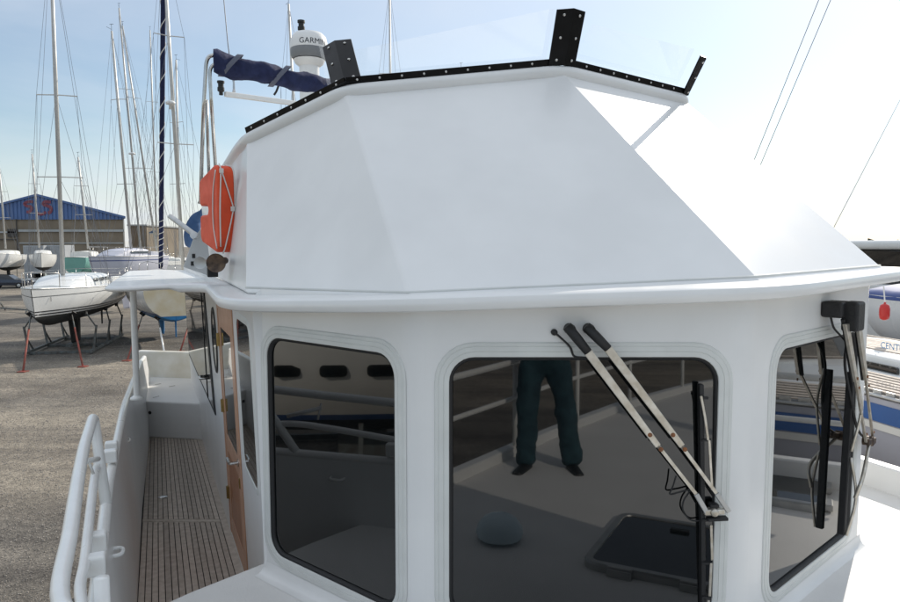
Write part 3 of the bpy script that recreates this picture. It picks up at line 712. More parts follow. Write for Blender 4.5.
# hatch on the foredeck (seen mirrored in the windows)
hc = V((1.12, 1.66, ZF)); hU, hV = azv(-25), azv(65)
HX, HY = 0.37, 0.33
def hl(d, z): return [hc + hU * x + hV * y + V((0, 0, z)) for x, y in rrect(-HX, HX, -HY, HY, 0.05, d)]
hm = MB().grid([hl(0.04, 0.0), hl(0.04, 0.045), hl(0.034, 0.055), hl(0.0, 0.055), hl(-0.004, 0.045)], closed=True)
hatch = hm.build('deck_hatch', 'aluminium', boat, auto=30)
MB().poly(hl(0.0, 0.048)).build('hatch_pane', 'glass_dark', hatch)
for k in (-0.17, 0.17):
    m = MB(); c = hc + hV * k + hU * (HX + 0.05) + V((0, 0, 0.03)); m.box(c, hV, hU, UP, 0.06, 0.022, 0.02); m.tube([c - hV * 0.06 + V((0, 0, 0.02)), c + hV * 0.06 + V((0, 0, 0.02))], 0.014, 10); m.build('hatch_hinge', 'aluminium', hatch, bevel=0.004)
m = MB(); c = hc - hU * 0.24 + V((0, 0, 0.055)); m.box(c, hV, hU, UP, 0.05, 0.018, 0.007); m.build('hatch_latch', 'rubber', hatch, bevel=0.004)
# second hatch towards the port side
hc = V((2.93, 3.38, ZF)); hU, hV = azv(-23), azv(67); HX, HY = 0.29, 0.24
hm = MB().grid([hl(0.04, 0.0), hl(0.04, 0.045), hl(0.034, 0.055), hl(0.0, 0.055), hl(-0.004, 0.045)], closed=True)
hatch = hm.build('deck_hatch', 'aluminium', boat, auto=30)
MB().poly(hl(0.0, 0.048)).build('hatch_pane', 'glass_dark', hatch)
for k in (-0.17, 0.17):
    m = MB(); c = hc + hV * k + hU * (HX + 0.05) + V((0, 0, 0.03)); m.box(c, hV, hU, UP, 0.06, 0.022, 0.02); m.build('hatch_hinge', 'aluminium', hatch, bevel=0.004)
vc = V((0.22, 1.53, ZF)); m = MB(); m.lathe(vc, UP, [(0.07, 0), (0.07, 0.03), (0.12, 0.035), (0.13, 0.06), (0.122, 0.10), (0.09, 0.14), (0.045, 0.162), (0.0, 0.168)], 24); m.build('mushroom_vent', 'vent_plastic', boat, auto=40)

# ---- wipers
NBo = V((0, -1, 0)); PBo = V((0, 2.6, 0))
def onB(u, v, off): return onplane(u, v, PBo + NBo * off, NBo)
def wiper_arms(on, arms, nrm, parent_name='wiper'):
    objs = []
    for a in arms:
        piv = on(*a['piv'], 0.0); root = MB(); root.lathe(piv, nrm, [(0.021, 0), (0.021, 0.03), (0.017, 0.045), (0.017, 0.062), (0.0, 0.064)], 16)
        w = root.build('wiper', 'rubber', boat, auto=40)
        s0, s1 = on(*a['piv'], 0.055), on(*a['sl'], 0.06)
        MB().tube([s0 - (s1 - s0) * 0.1, s0.lerp(s1, 0.5), s1], [0.019, 0.0185, 0.016], 12).build('rubber_boot', 'rubber', w, smooth=True)
        b1 = on(*a['bar'], 0.058); d = (b1 - s1)
        m = MB(); side = d.cross(nrm).normalized()
        q = [s1 - side * 0.0165, b1 - side * 0.0115, b1 + side * 0.0115, s1 + side * 0.0165]
        m.prism([x - nrm * 0.006 for x in q], nrm * 0.012); m.build('wiper_arm', 'wiper_steel', w, bevel=0.0025)
        r1 = on(*a['rod'], 0.05); MB().bar(b1 - d.normalized() * 0.05 - nrm * 0.004, r1, 0.0135, 0.006, nrm).build('wiper_rod', 'wiper_steel', w, bevel=0.001)
        t1 = on(*a['tip'], 0.048); MB().bar(r1, t1, 0.019, 0.013, nrm).build('rod_end', 'aluminium', w, bevel=0.003)
        for k in a['bolts']:
            p = on(*k, 0.064); m = MB(); m.lathe(p, nrm, [(0.009, -0.002), (0.009, 0.0015), (0.0055, 0.002), (0.0055, 0.006), (0.0, 0.0065)], 8); m.build('bolt', 'rust', w)
        objs.append(w)
    return objs
wA1, wA2 = wiper_arms(onB, [
    dict(piv=(569, 328.5), sl=(588, 352), bar=(658, 446), rod=(696, 494), tip=(707, 513), bolts=((650, 435), (661, 449.5))),
    dict(piv=(588, 328.5), sl=(608, 348.5), bar=(682, 446), rod=(716.5, 493.5), tip=(729, 512), bolts=((673, 435), (685, 449.5)))], NBo)
m = MB(); m.bar(onB(704, 512, 0.045), onB(724, 511, 0.045), 0.022, 0.02, NBo); m.lathe(onB(714, 512, 0.05), NBo, [(0.016, -0.02), (0.016, 0.012), (0.009, 0.018), (0.0, 0.018)], 12); m.build('wiper_knuckle', 'wiper_steel', wA1, bevel=0.004)
m = MB(); m.bar(onB(707, 519, 0.04), onB(727, 518, 0.04), 0.012, 0.03, NBo); m.bar(onB(709, 505.5, 0.035), onB(718, 505, 0.035), 0.012, 0.03, NBo); m.build('knuckle_clamp', 'rubber', wA1, bevel=0.002)
m = MB(); m.bar(onB(700.5, 384, 0.018), onB(703, 640, 0.018), 0.017, 0.03, NBo); m.build('wiper_blade', 'rubber', wA1, bevel=0.003)
for q in (((701, 396), (705, 418)), ((705, 418), (708, 440)), ((709, 440), (712, 490)), ((711, 525), (712, 560)), ((711, 563), (709.5, 596)), ((708.5, 600), (706, 640))):
    MB().bar(onB(*q[0], 0.04), onB(*q[1], 0.044), 0.009, 0.007, NBo).build('blade_holder', 'wiper_steel', wA1, bevel=0.001)
for q in ((703, 398), (706, 440), (706, 520), (706, 563), (706, 597)): MB().bar(onB(q[0] - 4, q[1], 0.032), onB(q[0] + 5, q[1], 0.036), 0.008, 0.012, NBo).build('blade_claw', 'rubber', wA1)
m = MB(); m.tube(spline([onB(554, 332, 0.012), onB(561, 338, 0.02), onB(570, 347, 0.014), onB(574, 356, 0.012), onB(583, 357.5, 0.03), onB(592, 358, 0.05)], 8), 0.0042, 8)
m.lathe(onB(554, 332, 0.0), NBo, [(0.0125, 0), (0.0125, 0.012), (0.008, 0.02), (0.0, 0.021)], 12); m.build('washer_hose', 'rubber', wA1, smooth=True)
m = MB(); m.tube(spline([onB(676, 476, 0.04), onB(673, 486, 0.03), onB(670, 494, 0.02), onB(680, 492, 0.016), onB(690, 490, 0.014), onB(684, 500, 0.012), onB(683, 510, 0.012), onB(691, 520, 0.012), onB(704, 520.5, 0.02)], 8), 0.0032, 8); m.build('washer_hose', 'rubber', wA1, smooth=True)
# port front wiper seen almost edge-on
NCo = NC; PCo = V((P0.x, P0.y, 0))
def onC(u, v, off): return onplane(u, v, PCo + NCo * off, NCo)
UC = CDIR
mc = onC(836, 309, 0.045)
m = MB(); m.box(mc, UC, UP, NCo, 0.06, 0.036, 0.045); c2_ = mc + UC * 0.035 + NCo * 0.06 + V((0, 0, -0.03)); m.box(c2_, UC, UP, NCo, 0.05, 0.066, 0.035)
w3 = m.build('wiper', 'rubber', boat, bevel=0.012, seg=3)
ends = []
for (pa, pb_, pc_, off) in (((846, 324), (856, 382), (866, 442), 0.10), ((858, 322), (866, 380), (873, 440), 0.075)):
    a, b, c = onC(*pa, off), onC(*pb_, off + 0.01), onC(*pc_, off - 0.03)
    ax_ = (b - a).normalized()
    rows = []
    for p, hw in ((a, 0.022), (a.lerp(b, 0.5), 0.019), (b, 0.013)): rows.append([p - UC * hw - NCo * 0.008, p + UC * hw - NCo * 0.008, p + UC * hw + NCo * 0.008, p - UC * hw + NCo * 0.008])
    m = MB().grid(rows, closed=True); m.poly(rows[0]); m.poly(rows[-1]); m.build('wiper_arm', 'wiper_steel', w3, bevel=0.002)
    MB().tube([a - NCo * 0.014 + V((0, 0, 0.02)), b - NCo * 0.014], 0.009, 8).build('arm_spring', 'rubber', w3)
    MB().bar(b - ax_ * 0.03, c, 0.013, 0.010, UC).build('wiper_rod', 'wiper_steel', w3, bevel=0.002)
    for q in (b + ax_ * -0.02, b + ax_ * 0.03, c - ax_ * 0.05): m = MB(); m.lathe(q + NCo * 0.008, NCo, [(0.007, 0), (0.007, 0.004), (0.0, 0.006)], 8); m.build('bolt', 'rust', w3)
    ends.append(c)
cc = ends[0].lerp(ends[1], 0.5)
m = MB(); m.lathe(cc, NCo, [(0.026, -0.03), (0.026, 0.015), (0.014, 0.022), (0.0, 0.022)], 12); m.bar(ends[0], ends[1], 0.03, 0.03, NCo); m.build('wiper_knuckle', 'brass_dark', w3, bevel=0.003)
p0, p1 = onC(851, 372, 0.035), onC(845, 530, 0.03); p1 = V((p0.x, p0.y, p1.z)) - UC * 0.03
m = MB(); m.bar(p0, p1, 0.028, 0.034, NCo); m.build('wiper_blade', 'rubber', w3, bevel=0.004)
md_ = p0.lerp(p1, 0.5)
for k0, k1, k2 in ((0.0, 0.22, 0.48), (0.52, 0.76, 1.0)):
    m = MB(); m.tube(spline([p0.lerp(p1, k0) + NCo * 0.022, p0.lerp(p1, k1) + NCo * 0.05 + UC * 0.012, p0.lerp(p1, k2) + NCo * 0.022]), 0.007, 8); m.build('blade_holder', 'wiper_steel', w3, smooth=True)
m = MB(); m.tube(spline([cc, p0.lerp(p1, 0.62) + NCo * 0.07 + UC * 0.03, p0.lerp(p1, 0.76) + NCo * 0.05]), 0.009, 8); m.build('blade_link', 'wiper_steel', w3, smooth=True)
m = MB(); m.tube(spline([onC(848, 335, 0.06), onC(845, 365, 0.03), onC(851, 400, 0.05), onC(858, 430, 0.06), cc], 8), 0.0065, 8); m.build('washer_hose', 'rubber', w3, smooth=True)
m = MB(); m.tube(spline([onC(829, 309, 0.01), onC(831, 318, 0.03), onC(834, 328, 0.02), onC(841, 336, 0.03), onC(848, 344, 0.07)], 8), 0.005, 8); m.lathe(onC(828.5, 309, 0.0), NCo, [(0.013, 0), (0.013, 0.014), (0.008, 0.022), (0.0, 0.023)], 12); m.build('washer_hose', 'rubber', w3, smooth=True)

# ---- horns, support plate, spotlight tube
hp = at(216, 263, 4.05); ax = (-hp.normalized() + V((-0.18, 0, -0.05))).normalized()
m = MB(); m.lathe(hp, -ax, [(0.048, 0.004), (0.056, 0.0), (0.054, 0.01), (0.040, 0.04), (0.027, 0.09), (0.018, 0.16), (0.014, 0.24), (0.022, 0.25), (0.022, 0.30), (0.0, 0.30)], 24)
horn = m.build('horn', 'brass_dark', boat, auto=60)
m = MB(); m.lathe(hp + SDIR * 0.085 + ADIR * 0.06 + V((0, 0, 0.0)), -ax, [(0.030, 0.003), (0.036, 0.0), (0.034, 0.01), (0.022, 0.04), (0.014, 0.09), (0.010, 0.2), (0.0, 0.2)], 20); m.build('horn_trumpet', 'aluminium', horn, auto=60)
m = MB(); a = at(212.5, 272, 4.2); m.box(a, SDIR, ADIR, UP, 0.03, 0.04, 0.03); m.build('horn_foot', 'rubber', horn, bevel=0.005)
YP = 5.6
pl = [at(205, 224, YP), at(193.6, 238, YP), at(183.5, 267, YP), at(212, 277, YP)]
m = MB(); m.prism(pl, ADIR * 0.03); plate = m.build('support_plate', 'grey_panel', boat, bevel=0.004)
for u, v in ((193.6, 256), (192.4, 263.5)):
    p = at(u, v, YP - 0.002); m = MB(); m.box(p, SDIR, ADIR, UP, 0.012, 0.006, 0.017); m.build('slot', 'rubber', plate)
m = MB(); m.tube([at(170.5, 216.5, 5.9), at(195, 235, 5.5)], 0.022, 12); m.lathe(at(195, 236, 5.45), V((0, -1, 0.3)), [(0.03, 0), (0.03, 0.03), (0.0, 0.035)], 14); m.build('rod_holder', 'aluminium', plate, auto=40)
m = MB(); a, b = at(190, 234, 6.4), at(199, 210, 6.4)
m.tube(spline([at(190, 244, 6.5), at(192, 232, 6.4), at(196, 219, 6.4), at(204, 210, 6.3)], 6), [0.025 + 0.045 * math.sin(math.pi * min(1, (i + 3) / 19)) for i in range(19)], 12); m.build('rolled_cover', 'blue_canvas', boat, smooth=True)
# ---- folded bimini
def tubep(name, pts, r, parent, mm='stainless', n=10): return MB().tube(pts, r, n).build(name, mm, parent, smooth=True)
YB = 4.95
bf = tubep('bimini_frame', bez([at(200.5, 203, YB + 0.5), at(203.5, 110, YB), at(206.5, 57, YB), at(216, 54.5, YB)], 6, 0.07), 0.0135, boat)
tubep('bimini_tube', bez([at(217, 190, YB + 0.5), at(211.5, 105, YB), at(209.5, 66, YB), at(222, 62, YB)], 6, 0.06), 0.0125, bf)
tubep('bimini_tube', [at(209, 178, YB + 0.3), at(206.5, 100, YB + 0.02)], 0.011, bf)
tubep('bimini_brace', [at(199, 203, YB + 0.6), at(218, 166, YB + 0.2)], 0.011, bf)
cl, rw = [], []
NB_ = 40
for i in range(NB_):
    t = i / (NB_ - 1); c = at(213.5, 61.5, YB).lerp(at(352, 92, 5.75), t) if t <= 1 else None
    hgt = (0.084 if t < 0.2 else 0.076) * (1 - 0.10 * t) + 0.004 * math.sin(t * 23) + 0.003 * math.sin(t * 61 + 1)
    if i in (0, NB_ - 1): hgt *= 0.9
    wd = 0.05 + 0.008 * math.sin(t * 37)
    sag = 0.005 * math.sin(t * 17 + 2) - 0.008 * abs(math.sin(t * 9))
    rw.append([c + V((0, 0, sag)) + V((0.35, -0.94, 0)) * (wd * math.cos(a) * (1 + 0.12 * math.sin(3 * a + t * 20))) + V((0, 0, hgt * math.sin(a) * (1 + 0.06 * math.sin(5 * a + t * 31)))) for a in [2 * math.pi * k / 18 for k in range(18)]])
m = MB().grid(rw, closed=True); m.poly(rw[0]); m.poly(rw[-1]); bc = m.build('bimini_cover', 'navy_canvas', bf, auto=60)
for t, sl_ in ((0.09, 0.05), (0.42, 0.05)):
    p0 = at(213.5, 61.5, YB).lerp(at(352, 92, 5.75), t); m = MB(); n = 14; ring = []
    dirx = V((0.92, 0.39, 0)).normalized()
    for k in range(20):
        a = 2 * math.pi * k / 20; ring.append(p0 + V((0.35, -0.94, 0)) * (0.062 * math.cos(a)) + V((0, 0, -0.004 + 0.084 * math.sin(a))) + dirx * (0.07 * math.sin(a)))
    r2 = [q + dirx * 0.04 for q in ring]; MB().grid([ring, r2], closed=True).build('strap', 'canvas_strap', bf, solid=0.003)
tubep('bimini_tube', bez([at(345, 90, 5.75), at(352, 92, 5.75) + V((1.5, 0.6, 0)), at(352, 92, 5.75) + V((1.5, 0.6, -1.3))], 5, 0.1), 0.0135, bf)
# ---- light mast arm, aerial, radar
YL = 7.2
m = MB(); a, b = at(225, 94, YL), at(318, 106.5, YL + 0.9); m.bar(a, b, 0.05, 0.05); arm = m.build('mast_arm', 'rail_white', boat, bevel=0.008)
m = MB(); m.lathe(at(221, 92, YL), UP, [(0.02, -0.03), (0.02, 0.0), (0.035, 0.01), (0.035, 0.045), (0.028, 0.05), (0.028, 0.085), (0.037, 0.09), (0.037, 0.11), (0.0, 0.115)], 14); m.build('navigation_light', 'rubber', arm, auto=40)
m = MB(); m.lathe(at(234, 92, YL), UP, [(0.018, 0), (0.012, 0.03), (0.009, 0.14), (0.0, 0.14)], 10); m.build('aerial_base', 'stainless', arm)
tubep('whip_aerial', [at(233.5, 84, YL), at(228, 45, YL), at(221, -30, YL)], [0.006, 0.005, 0.004], arm, 'wire', 6)
m = MB(); m.tube(spline([at(274, 95, YL + 0.4), at(276.5, 91, YL + 0.4), at(279, 84, YL + 0.4), at(280.5, 78, YL + 0.4)], 4), 0.012, 8); m.build('flag_halyard', 'rubber', arm, smooth=True)
YD = 8.6; rc = at(309, 46, YD); k = YD / 690
m = MB(); m.lathe(rc, UP, [(0.0, 0.165), (0.10, 0.16), (0.17, 0.14), (0.205, 0.10), (0.222, 0.04), (0.225, -0.03), (0.222, -0.045)], 32)
dome = m.build('radar_dome', 'radar_white', boat, auto=50)
m = MB(); m.lathe(rc, UP, [(0.222, -0.046), (0.224, -0.06), (0.22, -0.12), (0.20, -0.16), (0.0, -0.165)], 32); m.build('radar_base', 'radar_grey', dome, auto=50)
m = MB(); m.lathe(rc, UP, [(0.165, -0.155), (0.19, -0.17), (0.17, -0.21), (0.12, -0.25), (0.12, -0.9), (0.14, -1.4)], 24); m.build('radar_pedestal', 'radar_white', dome, auto=50)
vx = V((rc.x, rc.y, 0)).normalized(); a0 = math.atan2(-vx.y, -vx.x) + R(14)
def onr(x, y): a = a0 + x / 0.2235; return rc + V((math.cos(a) * 0.2255, math.sin(a) * 0.2255, y + 0.005))
text_mesh('GARMIN', 0.092, onr).build('lettering', 'print_dark', dome)
m = MB(); m.lathe(rc + V((-0.09, 0, 0.15)), UP, [(0.025, 0), (0.025, 0.035), (0.044, 0.04), (0.044, 0.075), (0.034, 0.08), (0.034, 0.12), (0.046, 0.125), (0.046, 0.15), (0.0, 0.155)], 16); m.build('anchor_light', 'rubber', dome, auto=40)

# ---- horseshoe buoy hanging on the flybridge side
buoy = thing('horseshoe_buoy', at(222, 252, 4.25), 'orange horseshoe lifebuoy laced with white cord on the flybridge side', 'lifebuoy')
hcx = at(217, 210, 4.55); bu = azv(-36); bn = V((bu.y, -bu.x, 0)); bn = bn if bn.y < 0 else -bn
def hs(x, y, o): return hcx + bu * x + UP * y + bn * o
th = 0.056; W_, H_ = 0.19, 0.275
outl = [(-W_ + 0.05 * (1 - math.cos(R(a))) if 0 else -W_ + 0.06 - 0.06 * math.sin(R(a)), -H_ + 0.06 - 0.06 * math.cos(R(a))) for a in range(0, 91, 18)]
outl += [(-W_ + 0.06 - 0.06 * math.cos(R(a)), H_ - 0.06 + 0.06 * math.sin(R(a))) for a in range(0, 91, 18)]
outl += [(W_ - 0.06 + 0.06 * math.sin(R(a)), H_ - 0.12 + 0.06 * math.cos(R(a))) for a in range(0, 91, 18)]
outl += [(W_, 0.05), (W_ - 0.02, 0.03), (0.06, 0.03)] + [(0.05 - 0.04 * math.sin(R(a)), 0.03 * math.cos(R(a))) for a in range(15, 180, 15)] + [(0.06, -0.03), (W_ - 0.02, -0.03), (W_, -0.05)]
outl += [(W_ - 0.06 + 0.06 * math.cos(R(a)), -H_ + 0.12 - 0.06 * math.sin(R(a))) for a in range(0, 91, 18)]
m = MB(); m.prism([hs(x, y, -th) for x, y in outl], bn * 2 * th); m.build('float', 'orange', buoy, bevel=0.018, seg=3)
def cord(pts, r=0.0045): return MB().tube(spline([hs(*p) for p in pts], 5), r, 6)
e = -W_ - 0.005
for pts in (((-W_ + 0.03, 0.282, 0.03), (e, 0.235, 0.026), (e - 0.002, 0.03, -0.036), (e - 0.002, -0.02, -0.038), (e, -0.23, 0.012), (-W_ + 0.03, -0.282, 0.02)),
            ((e, 0.235, 0.03), (e - 0.001, 0.0, 0.042), (e, -0.24, 0.044)), ((-W_ + 0.06, 0.280, -0.02), (e + 0.012, 0.24, -0.052), (e + 0.006, 0.0, -0.055), (e + 0.012, -0.24, -0.052)),
            ((e + 0.02, 0.24, 0.058), (-0.12, 0.1, 0.06), (-0.11, -0.1, 0.06), (e + 0.03, -0.25, 0.058))):
    cord(pts).build('cord', 'rope_white', buoy, smooth=True)
for p in ((e - 0.003, 0.235, 0.028), (e - 0.004, 0.0, -0.037)): m = MB(); m.box(hs(*p), bu, UP, bn, 0.004, 0.015, 0.013); m.build('cord_patch', 'rope_white', buoy, bevel=0.002)

# ================================================================== the boat yard around
def wires(m, pts, r=0.006):
    for a, b in pts: m.tube([a, b], r, 4, caps=False)
    return m
class Hull:
    """sailing-yacht hull; bow direction az, origin at the midpoint on the ground"""
    def __init__(s, x, y, az, L, B, zwl, fb, draft=0.45, rake=0.6, tr=0.72, sheer=0.25, full=2.2, kp=2.5):
        s.kp = kp; s.o = V((x, y, GROUND)); s.fw = azv(az); s.pt = V((-s.fw.y, s.fw.x, 0)); s.L, s.B, s.zwl, s.fb, s.draft, s.rake, s.tr, s.sh, s.full = L, B, zwl, fb, draft, rake, tr, sheer, full
    def w(s, x, y, z): return s.o + s.fw * x + s.pt * y + UP * z
    def hb(s, t):
        if t < 0.45: k = t / 0.45; return s.B / 2 * (s.tr + (1 - s.tr) * math.sin(k * math.pi / 2))
        return max(0.015, s.B / 2 * (1 - ((t - 0.45) / 0.55) ** s.full))
    def zs(s, t): return s.zwl + s.fb + s.sh * max(0, t - 0.35) ** 2 * 2.4
    def zk(s, t): return s.zwl - s.draft * max(0.12, 1 - (abs(t - 0.45) / 0.55) ** s.kp)
    def pt_(s, t, z, sgn):
        zs, zk = s.zs(t), s.zk(t); q = min(1, max(0, (zs - z) / (zs - zk)))
        y = s.hb(t) * max(0.0, 1 - q ** 2.6) ** 0.62
        x = -s.L / 2 + s.L * t - (s.rake * q if t > 0.5 else 0) * ((t - 0.5) / 0.5) ** 2 + (0.35 * q * max(0, 1 - t / 0.1))
        return s.w(x, sgn * y, z)
    def band(s, za, zb, nt=26, nz=5):
        m = MB()
        for sgn in (1, -1):
            rows = []
            for i in range(nt + 1):
                t = i / nt; a = za(t); b = zb(t); rows.append([s.pt_(t, a + (b - a) * k / nz, sgn) for k in range(nz + 1)])
            m.grid(rows)
        return m
    def transom(s, za, zb, n=5):
        return MB().grid([[s.pt_(0, za + (zb - za) * k / n, 1) for k in range(n + 1)], [s.pt_(0, za + (zb - za) * k / n, -1) for k in range(n + 1)]])
def yacht(name, label, x, y, az, L=10, B=3.3, zwl=1.4, fb=1.15, hull='hull_white', bottom='antifoul_black', mast=None, stripes=(), cabin='deck_cream', detail=True, group=None, mh=13, spreaders=(0.45, 0.75), mm='mast_alu', mast_pts=None, boom=True, furl=None, keel=True, mr=0.075, tr=0.72, sheer=0.25, wire=0.006, transom_mat=None, rake=0.6, stern_stay=True, full=2.2, kp=2.5, draft=0.45, ch=0.42):
    h = Hull(x, y, az, L, B, zwl, fb, draft=draft, kp=kp, tr=tr, sheer=sheer, rake=rake, full=full)
    t = thing(name, h.o, label, 'sailboat', group)
    zt = lambda q: h.zs(q)
    tp = h.band(zt, lambda q: h.zwl).build('topsides', hull, t, smooth=True)
    m = h.transom(h.zs(0), h.zwl); m.build('transom', transom_mat or hull, t)
    h.band(lambda q: h.zwl, lambda q: h.zk(q) + 0.001).build('underbody', bottom, t, smooth=True)
    m = h.transom(h.zwl, h.zk(0) + 0.001); m.build('underbody_stern', bottom, t)
    for z0, z1, sm in stripes:
        m = MB()
        for sgn in (1, -1):
            rows = []
            for i in range(27):
                q = i / 26; a = h.pt_(q, h.zwl + z0, sgn); b = h.pt_(q, h.zwl + z1, sgn); n_ = h.pt * (0.008 * sgn); rows.append([a + n_, b + n_])
            m.grid(rows)
        m.build('hull_stripe', sm, tp, smooth=True)
    # deck with camber, toe rail
    rows = []
    for i in range(25):
        q = i / 24; a, b = h.pt_(q, h.zs(q), 1), h.pt_(q, h.zs(q), -1); rows.append([a.lerp(b, k / 6) + V((0, 0, 0.07 * h.hb(q) / h.B * 2 * (1 - (k / 3 - 1) ** 2))) for k in range(7)])
    dk = MB().grid(rows).build('deck', cabin, t, smooth=True)
    m = MB()
    for sgn in (1, -1): m.tube([h.pt_(i / 24, h.zs(i / 24), sgn) + V((0, 0, 0.02)) for i in range(25)], 0.022, 5)
    m.build('toe_rail', 'aluminium', dk, smooth=True)
    # cabin trunk
    rows = []; t0, t1 = 0.30, 0.78
    for i in range(15):
        q = t0 + (t1 - t0) * i / 14; w_ = min(h.hb(q) * 0.66, h.B * 0.31); e = max(0.0, math.sin(math.pi * min(1, (1 - i / 14) * 2.2) / 2)) if i > 7 else 1.0
        hh = ch * e + 0.02 if i else ch
        z = h.zs(q) + 0.05; xx = -L / 2 + L * q
        rows.append([h.w(xx, w_ * 1.02, z - 0.06), h.w(xx, w_ * 0.98, z + hh * 0.4), h.w(xx, w_ * 0.90, z + hh * 0.85), h.w(xx, w_ * 0.7, z + hh), h.w(xx, 0, z + hh + 0.05), h.w(xx, -w_ * 0.7, z + hh), h.w(xx, -w_ * 0.90, z + hh * 0.85), h.w(xx, -w_ * 0.98, z + hh * 0.4), h.w(xx, -w_ * 1.02, z - 0.06)])
    m = MB().grid(rows); m.poly(rows[0]); m.poly(rows[-1]); cb = m.build('cabin', cabin, t, auto=50)
    if detail:
        for sgn in (1, -1):
            for k in (0.36, 0.45, 0.54):
                w_ = min(h.hb(k) * 0.66, h.B * 0.31); xx = -L / 2 + L * k; z = h.zs(k) + 0.05; ln = 0.34
                pts = []
                for px_, pz in rrect(-ln, ln, -0.075, 0.075, 0.06, 0, 4): pts.append(h.w(xx + px_, sgn * (w_ * 0.965 + 0.025 - (pz) * 0.18), z + 0.22 + pz))
                m = MB(); m.prism(pts, h.pt * (0.012 * sgn)); m.build('cabin_window', 'glass_dark', cb)
        # coaming, pulpit, lifelines
        m = MB()
        for sgn in (1, -1): m.prism([h.w(-L * 0.46, sgn * h.B * 0.28, h.zs(0.05)), h.w(-L * 0.2, sgn * h.B * 0.31, h.zs(0.3)), h.w(-L * 0.2, sgn * h.B * 0.31, h.zs(0.3) + 0.32), h.w(-L * 0.44, sgn * h.B * 0.28, h.zs(0.05) + 0.24)], h.pt * (0.12 * sgn))
        m.build('cockpit_coaming', cabin, t, bevel=0.03)
    m = MB(); pr = 0.016
    if detail:
        for sgn in (1, -1):
            tops = []
            for k in (0.02, 0.2, 0.38, 0.56, 0.74, 0.88):
                p = h.pt_(k, h.zs(k), sgn) - h.pt * (0.05 * sgn); m.tube([p, p + V((0, 0, 0.6))], 0.012, 5); tops.append(p)
            for hz in (0.32, 0.6):
                for a, b in zip(tops, tops[1:]): m.tube([a + V((0, 0, hz)), b + V((0, 0, hz))], 0.006, 4)
            p, q = tops[-1] + V((0, 0, 0.6)), h.w(L / 2 - 0.05, 0, h.zs(1) + 0.62); m.tube(bez([tops[-1], p, q], 4, 0.1), pr, 6)
        m.tube([h.w(L / 2 - 0.05, 0, h.zs(1) + 0.62), h.w(L / 2 - 0.2, 0, h.zs(1))], pr, 6)
        a, b = h.pt_(0.02, h.zs(0), 1), h.pt_(0.02, h.zs(0), -1)
        m.tube([a + V((0, 0, 0.6)), b + V((0, 0, 0.6))], pr, 6); m.tube([a + V((0, 0, 0.3)), b + V((0, 0, 0.3))], pr, 6)
        m.build('lifelines', 'stainless', t, smooth=True)
    if keel:
        m = MB(); c, kz = 0.05 * L, 0.35
        sec = lambda x0, x1, w_, z: [h.w(x0, 0, z), h.w((x0 + x1) / 2, w_, z), h.w(x1, 0, z), h.w((x0 + x1) / 2, -w_, z)]
        rows = [sec(-0.09 * L, 0.10 * L, 0.13, zwl - 0.25), sec(-0.08 * L, 0.06 * L, 0.12, kz), sec(-0.08 * L, 0.05 * L, 0.05, kz - 0.12)]
        m.grid(rows, closed=True); m.poly(rows[-1]); m.build('keel', bottom, t, bevel=0.02)
        m = MB(); rows = [sec(-0.47 * L, -0.42 * L, 0.04, zwl), sec(-0.46 * L, -0.43 * L, 0.03, 0.55)]; m.grid(rows, closed=True); m.poly(rows[-1]); m.build('rudder', bottom, t)
    # rig
    if mast_pts: mb, mt = mast_pts
    else: mb = h.w(0.06 * L, 0, h.zs(0.55) + 0.4); mt = mb + V((0, 0, mh)) - h.fw * (mh * 0.02)
    m = MB(); m.tube([mb - (mt - mb) * 0.02, mb.lerp(mt, 0.6), mt], [mr, mr * 0.95, mr * 0.7], 8); ms = m.build('mast', mm, t, smooth=True)
    W_ = MB(); ch = [h.pt_(0.55, h.zs(0.55), sgn) for sgn in (1, -1)]
    for k in spreaders:
        c = mb.lerp(mt, k); sw_ = 0.85 * (1.15 - 0.5 * k) * h.B / 3.3
        m = MB(); tips = [c + h.pt * (sw_ * sgn) - h.fw * 0.12 for sgn in (1, -1)]
        m.tube([tips[0], c, tips[1]], 0.024, 5); m.build('spreader', mm, ms)
        for sgn, tip, cc_ in zip((1, -1), tips, ch): wires(W_, [(cc_, tip), (tip, mt if k == spreaders[-1] else mb.lerp(mt, spreaders[-1]) + (tip - c) * 0.85)], wire)
        wires(W_, [(cc_ - h.fw * 0.3, c) for cc_ in ch], wire)
    wires(W_, [(h.w(L / 2 - 0.1, 0, h.zs(1)), mt)], wire * (1 if not furl else 0.8))
    if stern_stay: wires(W_, [(h.w(-L / 2 + 0.1, 0, h.zs(0)), mt)], wire)
    wires(W_, [(mb + h.fw * 0.12, mb.lerp(mt, 0.9) + h.fw * 0.14)], wire)
    W_.build('rigging', 'wire', ms)
    m = MB(); m.tube([mt, mt + V((0, 0, 0.45))], 0.012, 4); m.tube([mt + V((0, 0, 0.1)), mt + V((0, 0, 0.12)) + h.fw * 0.5], 0.012, 4); m.tube([mt + V((-0.12, 0, 0.42)), mt + V((0.14, 0, 0.44))], 0.014, 4); m.build('masthead_vane', 'rubber', ms)
    if boom:
        b0 = mb.lerp(mt, 0.06) - h.fw * 0.12; b1 = b0 - h.fw * (L * 0.36)
        m = MB(); m.tube([b0, b1], 0.06, 8); m.build('boom', mm, t, smooth=True)
        m = MB(); m.tube([b0 + V((0, 0, 0.16)), b0.lerp(b1, 0.3) + V((0, 0, 0.13)), b1 + V((0, 0, 0.1))], [0.16, 0.13, 0.07], 8); m.build('sail_cover', boom if isinstance(boom, str) else 'blue_canvas', t, smooth=True)
    return t, h, ms, (mb, mt)
